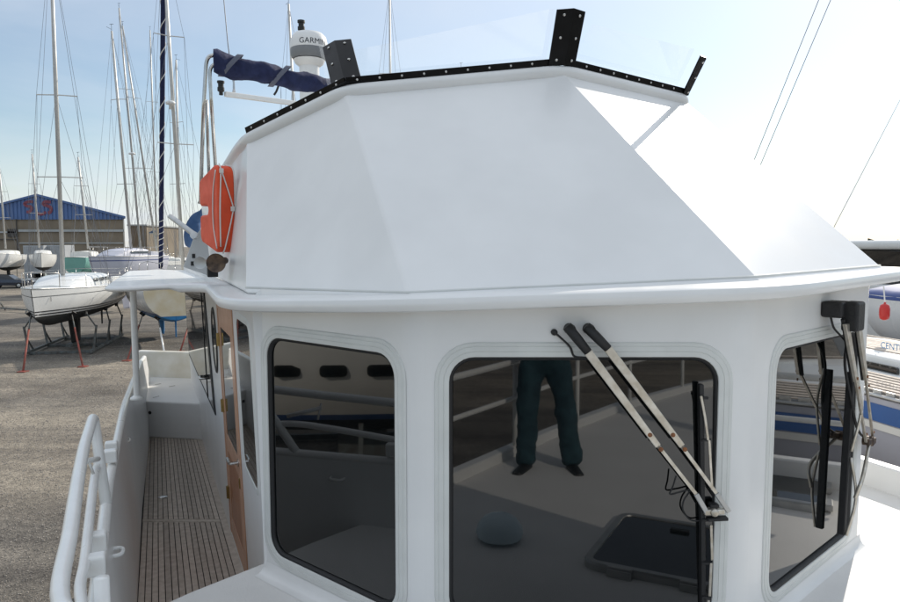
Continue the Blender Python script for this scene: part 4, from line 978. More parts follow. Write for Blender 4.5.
def prop(p, q, label, mm='prop_red', r=0.035, group='props under the yachts'):
    """leaning adjustable prop from the ground at p to the hull at q"""
    t = thing('boat_prop', p, label, 'boat prop', group)
    d = (q - p).normalized()
    MB().tube([p + d * 0.03, p.lerp(q, 0.72)], r, 8).build('outer_tube', mm, t, smooth=True)
    MB().tube([p.lerp(q, 0.68), q - d * 0.03], r * 0.68, 8).build('screw', 'cradle_grey', t, smooth=True)
    m = MB(); m.box(p + V((0, 0, 0.02)), V((1, 0, 0)), V((0, 1, 0)), UP, 0.14, 0.14, 0.015); m.build('foot_plate', mm, t)
    m = MB(); x = d.cross(V((0, 1, 0))).normalized(); m.box(q, x, d.cross(x), d, 0.12, 0.12, 0.02); m.build('pad', 'rubber', t)

# nearest yacht on its cradle, bow towards us
AZ1 = 167
bow = at(31, 294, 25.0); stern = V((bow.x, bow.y, 0)) - azv(AZ1) * 10
ctr_ = (V((bow.x, bow.y, 0)) + stern) / 2
y1, h1, ms1, rig1 = yacht('sailing_yacht', 'white sailing yacht with black bottom and twin dark stripes standing on a grey cradle', ctr_.x, ctr_.y, AZ1, 10, 3.35, 1.78, 0.90, rake=0.3, kp=7, draft=0.5,
    stripes=((0.05, 0.10, 'stripe_black'), (0.16, 0.20, 'stripe_black'), (0.74, 0.76, 'stripe_black')), mast_pts=(at(63, 278, 28.6), at(50.2, -60, 28.2)), spreaders=(0.31, 0.555), mr=0.085, sheer=0.14, full=2.0, cabin='hull_white', boom=False, wire=0.007)
m = MB()
pm_ = lambda dx_, z: h1.pt_(0.955, h1.zwl + z, -1) + V((dx_, -0.03, 0))
# cradle
cr_ = thing('boat_cradle', h1.w(0, 0, 0), 'grey steel cradle with slanting posts under the white yacht with the black bottom', 'cradle')
def cbar(a, b, w=0.09, name='beam', mm='cradle_grey'): MB().bar(h1.w(*a), h1.w(*b), w, w).build(name, mm, cr_)
for sgn in (1, -1):
    cbar((-3.2, 1.2 * sgn, 0.12), (2.4, 1.2 * sgn, 0.12), 0.1)
    for x_ in (-2.6, -0.3, 1.9):
        cbar((x_, 1.2 * sgn, 0.12), (x_, 1.35 * sgn, 1.15), 0.07, 'post'); cbar((x_ - 0.5, 1.2 * sgn, 0.14), (x_, 1.3 * sgn, 0.75), 0.05, 'brace')
        p = h1.w(x_, 1.32 * sgn, 1.2); q = h1.pt_(0.5 + x_ / 10, h1.zwl - 0.1, sgn); MB().tube([p - V((0, 0, 0.1)), q], 0.03, 6).build('screw', 'cradle_grey', cr_)
        m = MB(); m.box(q, h1.fw, h1.pt, UP, 0.15, 0.04, 0.12); m.build('pad', 'rubber', cr_)
for x_ in (-2.6, -0.3, 1.9): cbar((x_, -1.2, 0.06), (x_, 1.2, 0.06), 0.1, 'cross_beam')
m = MB(); m.box(h1.w(0.0, 0, 0.19), h1.fw, h1.pt, UP, 0.9, 0.12, 0.06); m.build('keel_block', 'cradle_grey', cr_)
G0 = lambda u, v: onz(u, v, GROUND)
prop(G0(23, 372), h1.pt_(0.90, h1.zwl + 0.05, -1), 'rusty red prop leaning at the bow of the cradled white yacht, leftmost of all props')
prop(G0(83, 367), h1.pt_(0.80, h1.zwl - 0.05, 1), 'rusty red prop leaning against the near side of the cradled white yacht')
# dark hull mark near the bow of that yacht
q = h1.pt_(0.93, h1.zwl + 0.62, 1); nrm = (h1.pt * 1 + h1.fw * 0.35).normalized(); tx = nrm.cross(UP) * -1
text_mesh('1', 0.26, lambda x, y: q + nrm * 0.03 + UP.cross(nrm) * x + UP * y).build('hull_number', 'stripe_black', y1)

# yacht with the navy furled headsail, stern towards us, blue underbody
AZ2 = -30
tc2 = at(177, 300, 28.7); tc2.z = 0; ct2 = tc2 + azv(AZ2) * 5.0
y2, h2, ms2, rig2 = yacht('sailing_yacht', 'cream yacht with bright blue underbody and navy furled headsail behind the side deck', ct2.x, ct2.y, AZ2, 10, 3.2, 1.45, 1.25, hull='hull_white', transom_mat='hull_cream', bottom='antifoul_blue',
    mast_pts=(at(183, 264, 33.0), at(162.5, -62, 32.6)), spreaders=(0.38, 0.71), stripes=((0.02, 0.12, 'hull_blue'),), mr=0.09, tr=0.8, boom=False, wire=0.007, full=1.8)
mb, mt = rig2
fa, fb_ = at(160.8, 268, 37.0), at(163.6, -40, 33.0); pts = [fa.lerp(fb_, i / 40) for i in range(41)]
m = MB(); m.tube(pts, 0.115, 10); fs_ = m.build('furled_sail', 'navy_canvas', ms2, smooth=True)
hel = []
for i in range(400):
    k = i / 399; p = fa.lerp(fb_, k); turns = 2 * math.pi * (12 * k if k > 0.18 else 12 * 0.18 + (k - 0.18) * 46); hel.append(p + V((0.118 * math.cos(turns), 0.118 * math.sin(turns), 0)))
MB().tube(hel, 0.022, 5).build('furling_line', 'rope_white', fs_, smooth=True)
rd = mb.lerp(mt, 0.5) + V((0, -0.3, 0)); m = MB(); m.lathe(rd, UP, [(0.05, -0.25), (0.06, -0.05), (0.2, -0.03), (0.22, 0.06), (0.15, 0.12), (0.0, 0.13)], 14); m.build('radar_dome', 'radar_white', ms2, smooth=True)
for (u, v), k, sg, mm, lb in (((103, 353 + 0), 0.30, 1, 'prop_red', 'long red prop beside the roof post, against the cream yacht'), ((165, 357), 0.06, 1, 'hull_white', 'pale prop under the transom of the cream yacht with the blue underbody'), ((180, 352), 0.12, -1, 'prop_red', 'red prop nearest the cabin under the cream yacht with the blue underbody')):
    p = G0(127 if u == 103 else u, 361 if u == 103 else v); q = h2.pt_(k, h2.zwl - 0.05, sg); prop(p, q, lb, mm)

# lavender-grey yacht side on
y3, h3, ms3, rig3 = yacht('sailing_yacht', 'lavender grey sailing yacht with a flat side, behind the white roof overhang', at(126, 270, 46).x, 46, 190, 7.0, 2.7, 2.0, 1.72, hull='hull_lavender', bottom='hull_grey', cabin='hull_lavender', mast_pts=(at(131.5, 254, 46), at(111.6, 31, 46)), spreaders=(0.32, 0.7), stripes=((1.45, 1.5, 'stripe_blue'),), boom=False, mr=0.09, sheer=0.02, full=3.0, wire=0.008)
far = [
 # label, hull px, Y, az, L, hull mat, bottom, mast bottom px, mast top px, mast mat
 ('white yacht with a dark keel at the left frame edge before the tan hangar', (8, 262), 76, 160, 8.5, 'hull_white', 'antifoul_black', (5.5, 247), (-1, 165), 'mast_alu'),
 ('small white yacht seen stern on before the grey containers', (43, 260), 76, 152, 8.0, 'hull_white', 'antifoul_black', (39, 246), (32, 154), 'mast_alu'),
 ('teal yacht with a cream mast standing before the hangar', (86, 257), 64, -14, 8.5, 'hull_teal', 'hull_teal', (88, 247), (78, 157), 'mast_cream'),
 ('white yacht with the tallest of three close masts, behind the lavender grey yacht', (150, 258), 66, 160, 10, 'hull_white', 'antifoul_black', (141, 256), (119, 8), 'mast_alu'),
 ('white yacht with a leaning mast right of the tallest close mast', (163, 259), 70, 150, 10, 'hull_cream', 'antifoul_red', (156, 246), (122.5, 26), 'mast_alu'),
 ('distant white yacht with a bare mast left of the navy furled headsail', (155, 256), 90, 155, 10, 'hull_white', 'antifoul_black', (157, 250), (150, 30), 'mast_alu'),
 ('white yacht farthest right of the left group, half hidden by the orange lifebuoy', (188, 258), 60, 20, 10, 'hull_white', 'antifoul_blue', (180, 252), (176, 60), 'mast_alu'),
 ('yacht behind the flybridge with a grey mast beside the radar dome', (305, 262), 40, -30, 10, 'hull_white', 'antifoul_red', (301, 250), (288.5, 4), 'mast_alu'),
 ('yacht behind the flybridge with a mast rising above its middle', (391, 262), 48, 10, 11, 'hull_white', 'antifoul_black', (391.5, 250), (389.5, -12), 'mast_alu'),
 ('yacht behind the flybridge with only its masthead vane showing', (462, 262), 60, 0, 11, 'hull_white', 'antifoul_blue', (463, 250), (461, 68), 'mast_alu'),
]
for i, (lb, (u, v), Y, az, L, hm_, bm_, mb_, mt_, mmm) in enumerate(far):
    c = at(u, v, Y)
    r = yacht('sailing_yacht', lb, c.x, Y, az, L, L * 0.33, (2.15 if i < 3 else 1.6), 1.25, hull=hm_, bottom=bm_, mast_pts=(at(*mb_, Y), at(*mt_, Y)), detail=(i in (3, 4, 6)), boom=('blue_canvas' if i in (4, 5) else False), mr=0.085 if Y < 60 else 0.10, wire=0.010 if Y > 50 else 0.008, spreaders=(0.36, 0.68), group='yachts laid up across the yard')
    if i == 3:
        p = at(132, 154, Y - 0.3); m = MB(); m.lathe(p, UP, [(0.04, -0.3), (0.06, -0.06), (0.28, -0.04), (0.3, 0.06), (0.2, 0.14), (0.0, 0.15)], 14); m.build('radar_dome', 'radar_white', r[2], smooth=True)

# hangar
hg = thing('hangar', at(38, 262, 150) * 1.0, 'large tan hangar with a blue gable and red emblem', 'hangar')
YH = 150
def hpix(u, v, dy=0.0): return at(u, v, YH + dy)
apx, eR = hpix(38, 195.5), hpix(124, 217.5); eL = V((2 * apx.x - eR.x, YH, eR.z)); bz = GROUND
gz = hpix(60, 219.5).z; D_ = V((-21, 38, 0))
m = MB(); m.prism([V((eL.x, YH, bz)), V((eR.x, YH, bz)), V((eR.x, YH, gz)), V((eL.x, YH, gz))], D_); m.build('wall', 'hangar_tan', hg)
n = 44; gab = MB()
for i in range(n):                                                   # corrugated blue gable
    x0, x1 = eL.x + (eR.x - eL.x) * i / n, eL.x + (eR.x - eL.x) * (i + 1) / n
    zf = lambda x: apx.z - (apx.z - eR.z) * abs(x - apx.x) / (eR.x - apx.x)
    xm = x0 + (x1 - x0) * 0.6
    gab.prism([V((x0, YH - 0.35, gz)), V((xm, YH - 0.35, gz)), V((xm, YH - 0.35, zf(xm))), V((x0, YH - 0.35, zf(x0)))], V((0, 0.3, 0)))
    gab.prism([V((xm, YH - 0.22, gz)), V((x1, YH - 0.22, gz)), V((x1, YH - 0.22, zf(x1))), V((xm, YH - 0.22, zf(xm)))], V((0, 0.2, 0)))
gb = gab.build('gable', 'hangar_blue', hg)
m = MB(); m.prism([eL + V((-0.6, -0.6, -0.2)), apx + V((0, -0.6, -0.1)), eR + V((0.6, -0.6, -0.2)), eR + V((0.6, -0.6, 0.25)), apx + V((0, -0.6, 0.35)), eL + V((-0.6, -0.6, 0.25))], D_); m.build('roof', 'hangar_blue', hg)
def strip(u0, v0, u1, v1, dy, mm, name, th=0.12):
    a, b = hpix(u0, v0), hpix(u1, v1); m = MB(); y = YH - dy
    m.prism([V((a.x, y, a.z)), V((b.x, y, a.z)), V((b.x, y, b.z)), V((a.x, y, b.z))], V((0, th, 0))); return m.build(name, mm, hg)
strip(19, 229.5, 125, 231.8, 0.3, 'hangar_strip', 'window_band'); strip(-10, 231.4, 18, 233, 0.3, 'hangar_strip', 'window_band')
strip(17.6, 219, 18.8, 262, 0.4, 'hangar_dark', 'corner_gap'); strip(20, 242.5, 124, 243.6, 0.3, 'hangar_strip', 'sheeting_joint'); strip(-10, 239, 17, 240, 0.3, 'hangar_dark', 'sheeting_joint')
strip(8, 229, 17, 237, 0.3, 'hangar_dark', 'opening'); strip(123.5, 216, 125.5, 262, 0.3, 'hangar_strip', 'corner_post')
# faded red emblem: rounded letter-like strokes
em = MB()
def stroke(pts, w):
    P_ = spline([V((hpix(u, v).x, YH - 0.42, hpix(u, v).z)) for u, v in pts], 5); a, b = [], []
    for i, p in enumerate(P_):
        d = (P_[min(i + 1, len(P_) - 1)] - P_[max(i - 1, 0)]).normalized(); n_ = V((-d.z, 0, d.x)); a.append(p + n_ * w); b.append(p - n_ * w)
    em.grid([a, b])
stroke([(34, 201.8), (29, 202), (25.5, 203.8), (28, 206), (32, 206.8), (32.5, 209.5), (30.5, 212), (27.5, 211.8)], 0.30)
stroke([(52, 202.3), (46, 202), (44.5, 204.5), (49, 206), (52, 208), (51.5, 212), (49, 213)], 0.34)
stroke([(37, 212), (40, 214), (44, 214), (47, 212)], 0.30)
em.build('emblem', 'hangar_red', gb)
# low tan shed right of the hangar
sh = thing('shed', at(138, 262, 165), 'low flat-roofed tan shed right of the blue gabled hangar', 'shed')
m = MB(); a, b = at(129, 226, 165), at(146.5, 226, 165); m.prism([V((a.x, 165, bz)), V((b.x, 165, bz)), V((b.x, 165, a.z)), V((a.x, 165, a.z))], V((0, 20, 0))); m.build('wall', 'hangar_tan', sh)
m = MB(); m.prism([V((a.x - 0.3, 164.6, a.z)), V((b.x + 0.3, 164.6, a.z)), V((b.x + 0.3, 164.6, a.z + 0.35)), V((a.x - 0.3, 164.6, a.z + 0.35))], V((0, 21, 0))); m.build('roof', 'hangar_strip', sh)
# containers
for k, (u0, u1, vt, Yc, lb) in enumerate(((23, 43, 245.5, 92, 'pale grey shipping container behind the small stern-on yacht'), (44, 64.5, 245, 93, 'pale grey shipping container between the two nearest masts'))):
    a, b = at(u0, vt, Yc), at(u1, vt, Yc); ct = thing('shipping_container', V(((a.x + b.x) / 2, Yc, GROUND)), lb, 'container', 'shipping containers')
    m = MB(); m.prism([V((a.x, Yc, bz)), V((b.x, Yc, bz)), V((b.x, Yc, a.z)), V((a.x, Yc, a.z))], V((0, 2.4, 0))); m.build('body', 'container_grey', ct)
    m = MB(); n = 14
    for i in range(n): x = a.x + (b.x - a.x) * (i + 0.5) / n; m.box(V((x, Yc - 0.02, (bz + a.z) / 2)), V((1, 0, 0)), V((0, 1, 0)), UP, 0.045, 0.03, (a.z - bz) / 2 - 0.12)
    m.build('ribs', 'container_grey', ct)
# parked cars
def car(x, y, az, mm, label):
    o = V((x, y, GROUND)); fw = azv(az); rt = V((fw.y, -fw.x, 0)); t = thing('parked_car', o, label, 'car', 'cars parked in the yard')
    w = lambda a, b, c: o + fw * a + rt * b + UP * c
    prof = [(2.1, 0.35, 0.78), (2.12, 0.6, 0.8), (1.9, 0.78, 0.82), (1.0, 0.92, 0.84), (-1.7, 0.95, 0.84), (-2.0, 0.9, 0.82), (-2.08, 0.6, 0.8), (-2.05, 0.35, 0.78)]
    rows = [[w(a, -k, 0.3), w(a, -k * 1.02, (0.3 + z) / 2), w(a, -k * 0.94, z), w(a, k * 0.94, z), w(a, k * 1.02, (0.3 + z) / 2), w(a, k, 0.3)] for a, z, k in prof]
    m = MB().grid(rows); m.poly(rows[0]); m.poly(rows[-1]); m.build('body', mm, t, bevel=0.05)
    cab = [(0.95, 0.90, 0.74), (0.25, 1.38, 0.60), (-1.1, 1.42, 0.60), (-1.85, 0.93, 0.72)]
    rows = [[w(a, -k, z), w(a, k, z)] for a, z, k in cab]
    m = MB().grid(rows[1:3]); m.build('roof', mm, t, solid=0.03)
    gl = MB().grid(rows[0:2]); gl.build('windscreen', 'glass_dark', t, solid=0.02); MB().grid(rows[2:4]).build('rear_window', 'glass_dark', t, solid=0.02)
    for s_ in (0, 1): MB().poly([r[s_] for r in rows]).build('side_windows', 'glass_dark', t)
    for s_ in (-1, 1):
        for a in (1.3, -1.3): m = MB(); m.lathe(w(a, s_ * 0.72, 0.31), rt * s_, [(0.31, 0), (0.31, 0.16), (0.2, 0.17), (0.0, 0.15)], 14); wl3 = m.build('wheel', 'tyre', t, auto=40); m = MB(); m.lathe(w(a, s_ * 0.885, 0.31), rt * s_, [(0.19, 0), (0.05, 0.015), (0.0, 0.015)], 12); m.build('rim', 'aluminium', wl3)
        m = MB(); m.box(w(2.08, s_ * 0.6, 0.66), rt, fw, UP, 0.15, 0.04, 0.07); m.build('headlight', 'lamp_clear', t); m = MB(); m.box(w(-2.04, s_ * 0.64, 0.72), rt, fw, UP, 0.1, 0.04, 0.1); m.build('tail_light', 'lamp_red', t)
p = G0(9, 288); car(p.x, p.y, 80, 'car_dark', 'dark blue car parked at the left frame edge')
p = G0(38, 286); car(p.x, p.y, 160, 'car_silver', 'silver car parked beside the dark blue car')
p = G0(90, 275); car(p.x, p.y, 150, 'car_silver', 'silver car parked below the teal yacht')
# trestle on the left
tr_ = thing('trestle', G0(12, 312), 'blue grey steel trestle lying low on the gravel at left', 'trestle')
a, b = G0(1, 311), G0(30, 313); MB().bar(a + V((0, 0, 0.2)), b + V((0, 0, 0.2)), 0.1, 0.1).build('beam', 'cradle_grey', tr_)
for q in (a, b):
    for s_ in (-1, 1): MB().bar(q + V((0, 0.5 * s_, 0)), q + V((0, 0, 0.55)), 0.07, 0.07).build('leg', 'cradle_grey', tr_)

# cruiser out of frame on the left, mirrored in the corner window
mcr = thing('motor_cruiser', V((-11.8, 2.4, GROUND)), 'cream motor cruiser with a blue waterline seen mirrored in the corner window', 'boat')
hC = Hull(-11.8, 2.4, -4, 11.5, 3.6, 1.05, 2.0, rake=0.8, tr=0.9, sheer=0.2, full=2.4)
hC.band(hC.zs, lambda q: hC.zwl + 0.14).build('topsides', 'deck_cream', mcr, smooth=True)
hC.band(lambda q: hC.zwl + 0.14, lambda q: hC.zwl).build('waterline', 'hull_blue', mcr, smooth=True); hC.band(lambda q: hC.zwl, lambda q: hC.zk(q) + 0.001).build('underbody', 'antifoul_black', mcr, smooth=True)
m = hC.transom(hC.zs(0), hC.zk(0) + 0.001); m.build('transom', 'hull_cream', mcr)
rows = [[hC.pt_(i / 20, hC.zs(i / 20), 1), hC.pt_(i / 20, hC.zs(i / 20), -1)] for i in range(21)]; MB().grid(rows).build('deck', 'deck_cream', mcr)
m = MB(); m.prism([hC.w(-4, 1.25, hC.zs(0.2)), hC.w(1.8, 1.2, hC.zs(0.6)), hC.w(0.9, 1.0, hC.zs(0.5) + 1.2), hC.w(-4, 1.1, hC.zs(0.2) + 1.2)], hC.pt * -2.4); m.build('superstructure', 'hull_cream', mcr, bevel=0.06)
for k in (0.24, 0.315, 0.39, 0.465, 0.54, 0.615, 0.69):
    for sgn in (1, -1):
        c = hC.pt_(k, hC.zwl + 1.08, sgn); n_ = hC.pt * sgn
        m = MB(); m.prism([c - n_ * 0.04 + hC.fw * x + UP * z for x, z in rrect(-0.25, 0.25, -0.11, 0.11, 0.08)], n_ * 0.07); m.build('porthole', 'glass_dark', mcr)
def cradle(h, label, xs, ys=1.3):
    t = thing('boat_cradle', h.w(0, 0, 0), label, 'cradle')
    for sgn in (1, -1):
        MB().bar(h.w(xs[0], ys * sgn, 0.1), h.w(xs[-1], ys * sgn, 0.1), 0.12, 0.12).build('beam', 'cradle_grey', t)
        for x_ in xs:
            q = h.pt_(0.5 + x_ / h.L, h.zwl - 0.12, sgn); MB().bar(h.w(x_, ys * sgn, 0.1), q, 0.09, 0.09).build('post', 'cradle_grey', t)
    for x_ in xs: MB().bar(h.w(x_, -ys, 0.05), h.w(x_, ys, 0.05), 0.11, 0.1).build('cross_beam', 'cradle_grey', t)
    MB().box(h.w(0, 0, (h.zk(0.5)) / 2), h.fw, h.pt, UP, 0.5, 0.15, h.zk(0.5) / 2 - 0.01).build('keel_block', 'cradle_grey', t)
    return t
cradle(hC, 'dark steel cradle under the cream cruiser mirrored in the corner window', (-3.5, 0, 3.0))

# ---- boats on the right
AZN = 170.4
sN, mN = V((4.55, 13.4, 0)), at(1424, -1500, 4.6)
cN = sN + azv(AZN) * 6.0
nb, hN, msN, rigN = yacht('sailing_yacht', 'white and blue sailing yacht with teak decks alongside on the right', cN.x, cN.y, AZN, 12, 3.3, GROUND * 0 + 1.95, 1.0, hull='hull_grey', bottom='antifoul_black', cabin='hull_white', stripes=((0.78, 0.95, 'hull_blue'), (0.70, 0.77, 'hull_white')),
    mast_pts=(V((6.25, 4.6, -1.0)), V((mN.x, 4.6, 10.6))), boom=False, tr=0.8, sheer=0.05, wire=0.006, mr=0.09, full=2.6, detail=False, stern_stay=False, spreaders=(), ch=0.10)
W_ = MB(); wires(W_, [(onz(692, 314, -1.3) * 1.0, mN), (onz(697, 314, -1.3) * 1.0, mN + V((0.25, 0, 0.0)))], 0.006); W_.build('backstay', 'wire', msN)

# teak side decks, coaming, lettering on the right-hand yacht
def NW(x, y, z): return hN.w(x, y, z)
zd = hN.zs(0.4)
for sgn in (1, -1):
    for i in range(7):
        m = MB(); rows = []
        for k in range(19):
            q = 0.10 + 0.78 * k / 18; hbq = hN.hb(q); y0_ = hbq - 0.07 - i * 0.062; rows.append([NW(-6 + 12 * q, sgn * y0_, hN.zs(q) + 0.045 + 0.012 * i), NW(-6 + 12 * q, sgn * (y0_ - 0.052), hN.zs(q) + 0.047 + 0.012 * i)])
        m.grid(rows); m.build('deck_plank', 'teak', nb, solid=0.01)
# side of the boat that faces us: sign of pt pointing to -x
near = 1 if hN.pt.x < 0 else -1
yc = hN.B * 0.31
m = MB(); m.prism([NW(-5.2, near * 0.98, zd + 0.02), NW(1.2, near * 0.98, zd + 0.02), NW(1.0, near * 0.93, zd + 0.27), NW(-5.0, near * 0.93, zd + 0.27)], hN.pt * (-near * 0.30)); cmg = m.build('coaming', 'hull_white', nb, bevel=0.03)
m = MB(); m.prism([NW(-5.3, near * 1.10, zd + 0.03), NW(2.4, near * 1.10, zd + 0.03), NW(2.4, near * 0.9, zd + 0.03), NW(-5.3, near * 0.9, zd + 0.03)], V((0, 0, 0.10))); m.build('coaming_ledge', 'hull_white', nb, bevel=0.02)
tcn = onplane(893, 347, NW(0, near * 0.985, 0), hN.pt); nn = hN.pt * near
rgt = nn.cross(UP); rgt = rgt if rgt.x * -nn.y + 0 > -9 else rgt
rgt = UP.cross(nn)
text_mesh('CENTURION', 0.095, lambda x, y: tcn + nn * 0.012 + rgt * (x + 0.12) + UP * y).build('lettering', 'print_blue', cmg)
wc_ = onplane(884, 369, NW(0, near * 1.0, 0), hN.pt)
m = MB(); m.prism([wc_ + rgt * x + UP * z + nn * 0.0 for x, z in rrect(-0.32, 0.2, -0.05, 0.05, 0.03)], nn * 0.03); m.build('portlight', 'glass_dark', cmg)
m = MB()
for k in range(60): q = 0.12 + 0.74 * k / 59; p = hN.pt_(q, hN.zs(q), near) - nn * 0.03; m.box(p + V((0, 0, 0.05)), hN.fw, hN.pt, UP, 0.05, 0.008, 0.022)
tag(m.build('perforated_toe_rail', 'aluminium', nb), kind='stuff')
for i in range(9):
    m = MB(); a = -4.8 + 0; m.prism([NW(-4.9, near * (0.62 - i * 0.075), zd + 0.25), NW(0.9, near * (0.62 - i * 0.075), zd + 0.25), NW(0.9, near * (0.555 - i * 0.075), zd + 0.25), NW(-4.9, near * (0.555 - i * 0.075), zd + 0.25)], V((0, 0, 0.03))); m.build('deck_plank', 'teak', nb)
# props holding it
cradle(hN, 'dark steel cradle under the blue and white yacht on the right', (-3.5, 0.5, 3.5))
# cruiser with pale hardtop beyond it
mc2 = thing('motor_cruiser', V((10.5, 14, GROUND)), 'motor cruiser with pale hardtop and dark wraparound windows behind the right-hand yacht', 'boat')
hM = Hull(11.2, 14.5, 172, 12, 3.9, 1.2, 1.9, rake=0.9, tr=0.92, sheer=0.2, full=2.4)
hM.band(hM.zs, lambda q: hM.zwl).build('topsides', 'hull_white', mc2, smooth=True); hM.band(lambda q: hM.zwl, lambda q: hM.zk(q) + 0.001).build('underbody', 'antifoul_blue', mc2, smooth=True)
hM.transom(hM.zs(0), hM.zk(0) + 0.001).build('transom', 'hull_white', mc2)
rows = [[hM.pt_(i / 20, hM.zs(i / 20), 1), hM.pt_(i / 20, hM.zs(i / 20), -1)] for i in range(21)]; MB().grid(rows).build('deck', 'deck_cream', mc2)
zr = hM.zs(0.4)
zh = at(880, 250, 12.8).z - GROUND
m = MB(); m.prism([hM.w(-4.2, 1.5, zr), hM.w(2.2, 1.4, zr), hM.w(1.9, 1.35, zr + 0.45), hM.w(-4.2, 1.45, zr + 0.45)], hM.pt * -2.9); m.build('deckhouse', 'hull_white', mc2, bevel=0.05)
m = MB(); m.prism([hM.w(-4.0, 1.42, zr + 0.45), hM.w(1.75, 1.33, zr + 0.45), hM.w(0.9, 1.2, zh), hM.w(-4.0, 1.3, zh)], hM.pt * -2.65); gl = m.build('windows', 'glass_dark', mc2, bevel=0.04)
for x_ in (-2.6, -1.2, 0.2):
    m = MB(); m.bar(hM.w(x_, 1.40, zr + 0.45), hM.w(x_ - 0.15, 1.30, zh), 0.07, 0.05, hM.pt); m.build('window_post', 'hull_white', gl)
m = MB(); m.prism([hM.w(-4.8, 1.6, zh), hM.w(1.9, 1.5, zh), hM.w(2.1, 1.2, zh), hM.w(2.1, -1.2, zh), hM.w(1.9, -1.5, zh), hM.w(-4.8, -1.6, zh)], V((0, 0, 0.20))); m.build('hardtop', 'hull_white', mc2, bevel=0.08, seg=4)
MB().tube([at(826, 243, 13.0), at(835, 225, 13.0), at(900, 100, 12.6), at(960, -15, 12.3)], [0.012, 0.010, 0.006, 0.004], 6).build('whip_aerial', 'rail_white', mc2, smooth=True)
# boat between them under a navy cover with a red fender on its side
yM = 10.2
cv = thing('day_boat', V((8.3, 11, GROUND)), 'small white boat under a navy cover between the two right-hand boats', 'boat')
hD = Hull(8.55, 9.2, 172, 6.2, 2.1, 2.72, 0.85, rake=0.5, tr=0.9, sheer=0.1)
hD.band(hD.zs, lambda q: hD.zwl).build('topsides', 'hull_white', cv, smooth=True); hD.band(lambda q: hD.zwl, lambda q: hD.zk(q) + 0.001).build('underbody', 'antifoul_blue', cv, smooth=True); hD.transom(hD.zs(0), hD.zk(0) + 0.001).build('transom', 'hull_white', cv)
rows = []
for i in range(21):
    q = i / 20; e = math.sin(math.pi * min(1, 0.08 + q * 1.0)) ** 0.4; rows.append([hD.pt_(q, hD.zs(q) - 0.06, 1)] + [hD.pt_(q, hD.zs(q), 1).lerp(hD.pt_(q, hD.zs(q), -1), k / 8) + V((0, 0, (0.30 * math.sin(math.pi * k / 8) + 0.02 * math.sin(i * 1.7 + k)) * e)) for k in range(9)] + [hD.pt_(q, hD.zs(q) - 0.06, -1)])
MB().grid(rows).build('boat_cover', 'stripe_blue', cv, smooth=True)
m = MB()
for a, b in ((-2.4, -1.0), (-2.4, 1.0), (2.0, -0.9), (2.0, 0.9)): m.bar(hD.w(a, b, 0), hD.w(a, b * 0.6, 2.2), 0.1, 0.1)
m.build('trailer_posts', 'cradle_grey', cv)
fd = thing('fender', at(884, 312, 8.6), 'bright red round fender hanging beside the wheelhouse edge on the right', 'fender')
c = at(884.5, 312, 8.3); m = MB(); m.lathe(c, UP, [(0.0, -0.10), (0.025, -0.097), (0.05, -0.08), (0.058, -0.04), (0.058, 0.04), (0.05, 0.08), (0.03, 0.095), (0.014, 0.10), (0.012, 0.12), (0.0, 0.12)], 20); m.build('float', 'fender_red', fd, smooth=True)
MB().tube([c + V((0, 0, 0.11)), c + V((0.05, 0.12, 0.30))], 0.008, 6).build('lanyard', 'rope_white', fd)

# far shore woods on the right
random.seed(3)
m = MB()
for i in range(900):
    x = random.uniform(170, 900); y = 650 + random.uniform(-30, 60); hgt = 5.5 + 4.5 * (0.5 + 0.5 * math.sin(x * 0.051)) * random.uniform(0.5, 1.1)
    if random.random() < 0.12: hgt *= 1.35
    c = V((x, y, GROUND + hgt * random.uniform(0.25, 0.9))); r = random.uniform(1.4, 3.2)
    vs = [c + V((random.gauss(0, 1), random.gauss(0, 0.6), random.gauss(0, 0.8))) * r * 0.8 for _ in range(9)]
    for k in range(0, 9, 3): m.add(vs[k:k + 3], [[0, 1, 2]])
    m.lathe(c, UP, [(0.0, -r), (r * 0.8, -r * 0.5), (r, 0.1 * r), (r * 0.6, r * 0.7), (0, r)], 7)
tag(m.build('woods', 'leaf_far', fixn=False), 'dark line of far trees on the horizon at right', 'trees', kind='stuff')

# loose stones on the gravel in the near part of the yard
m = MB()
for i in range(16000):
    y = 6 + 26 * random.random() ** 1.5; x = -random.uniform(0.38, 0.72) * y - random.uniform(0, 1.0); s_ = random.uniform(0.005, 0.018) * (0.7 + y / 28)
    c = V((x, y, GROUND + s_ * 0.25)); a = random.uniform(0, 6.28); ca, sa = math.cos(a) * s_, math.sin(a) * s_
    vs = [c + V((ca, sa, 0)), c + V((-sa * 0.8, ca * 0.8, 0)), c + V((-ca, -sa, 0)), c + V((sa * 0.9, -ca * 0.9, 0)), c + V((ca * 0.2, sa * 0.3, s_ * random.uniform(0.4, 0.8)))]
    m.add(vs, [[0, 1, 4], [1, 2, 4], [2, 3, 4], [3, 0, 4]])
tag(m.build('loose_stones', 'stone', fixn=False), 'scattered loose stones on the yard gravel', 'stones', kind='stuff')

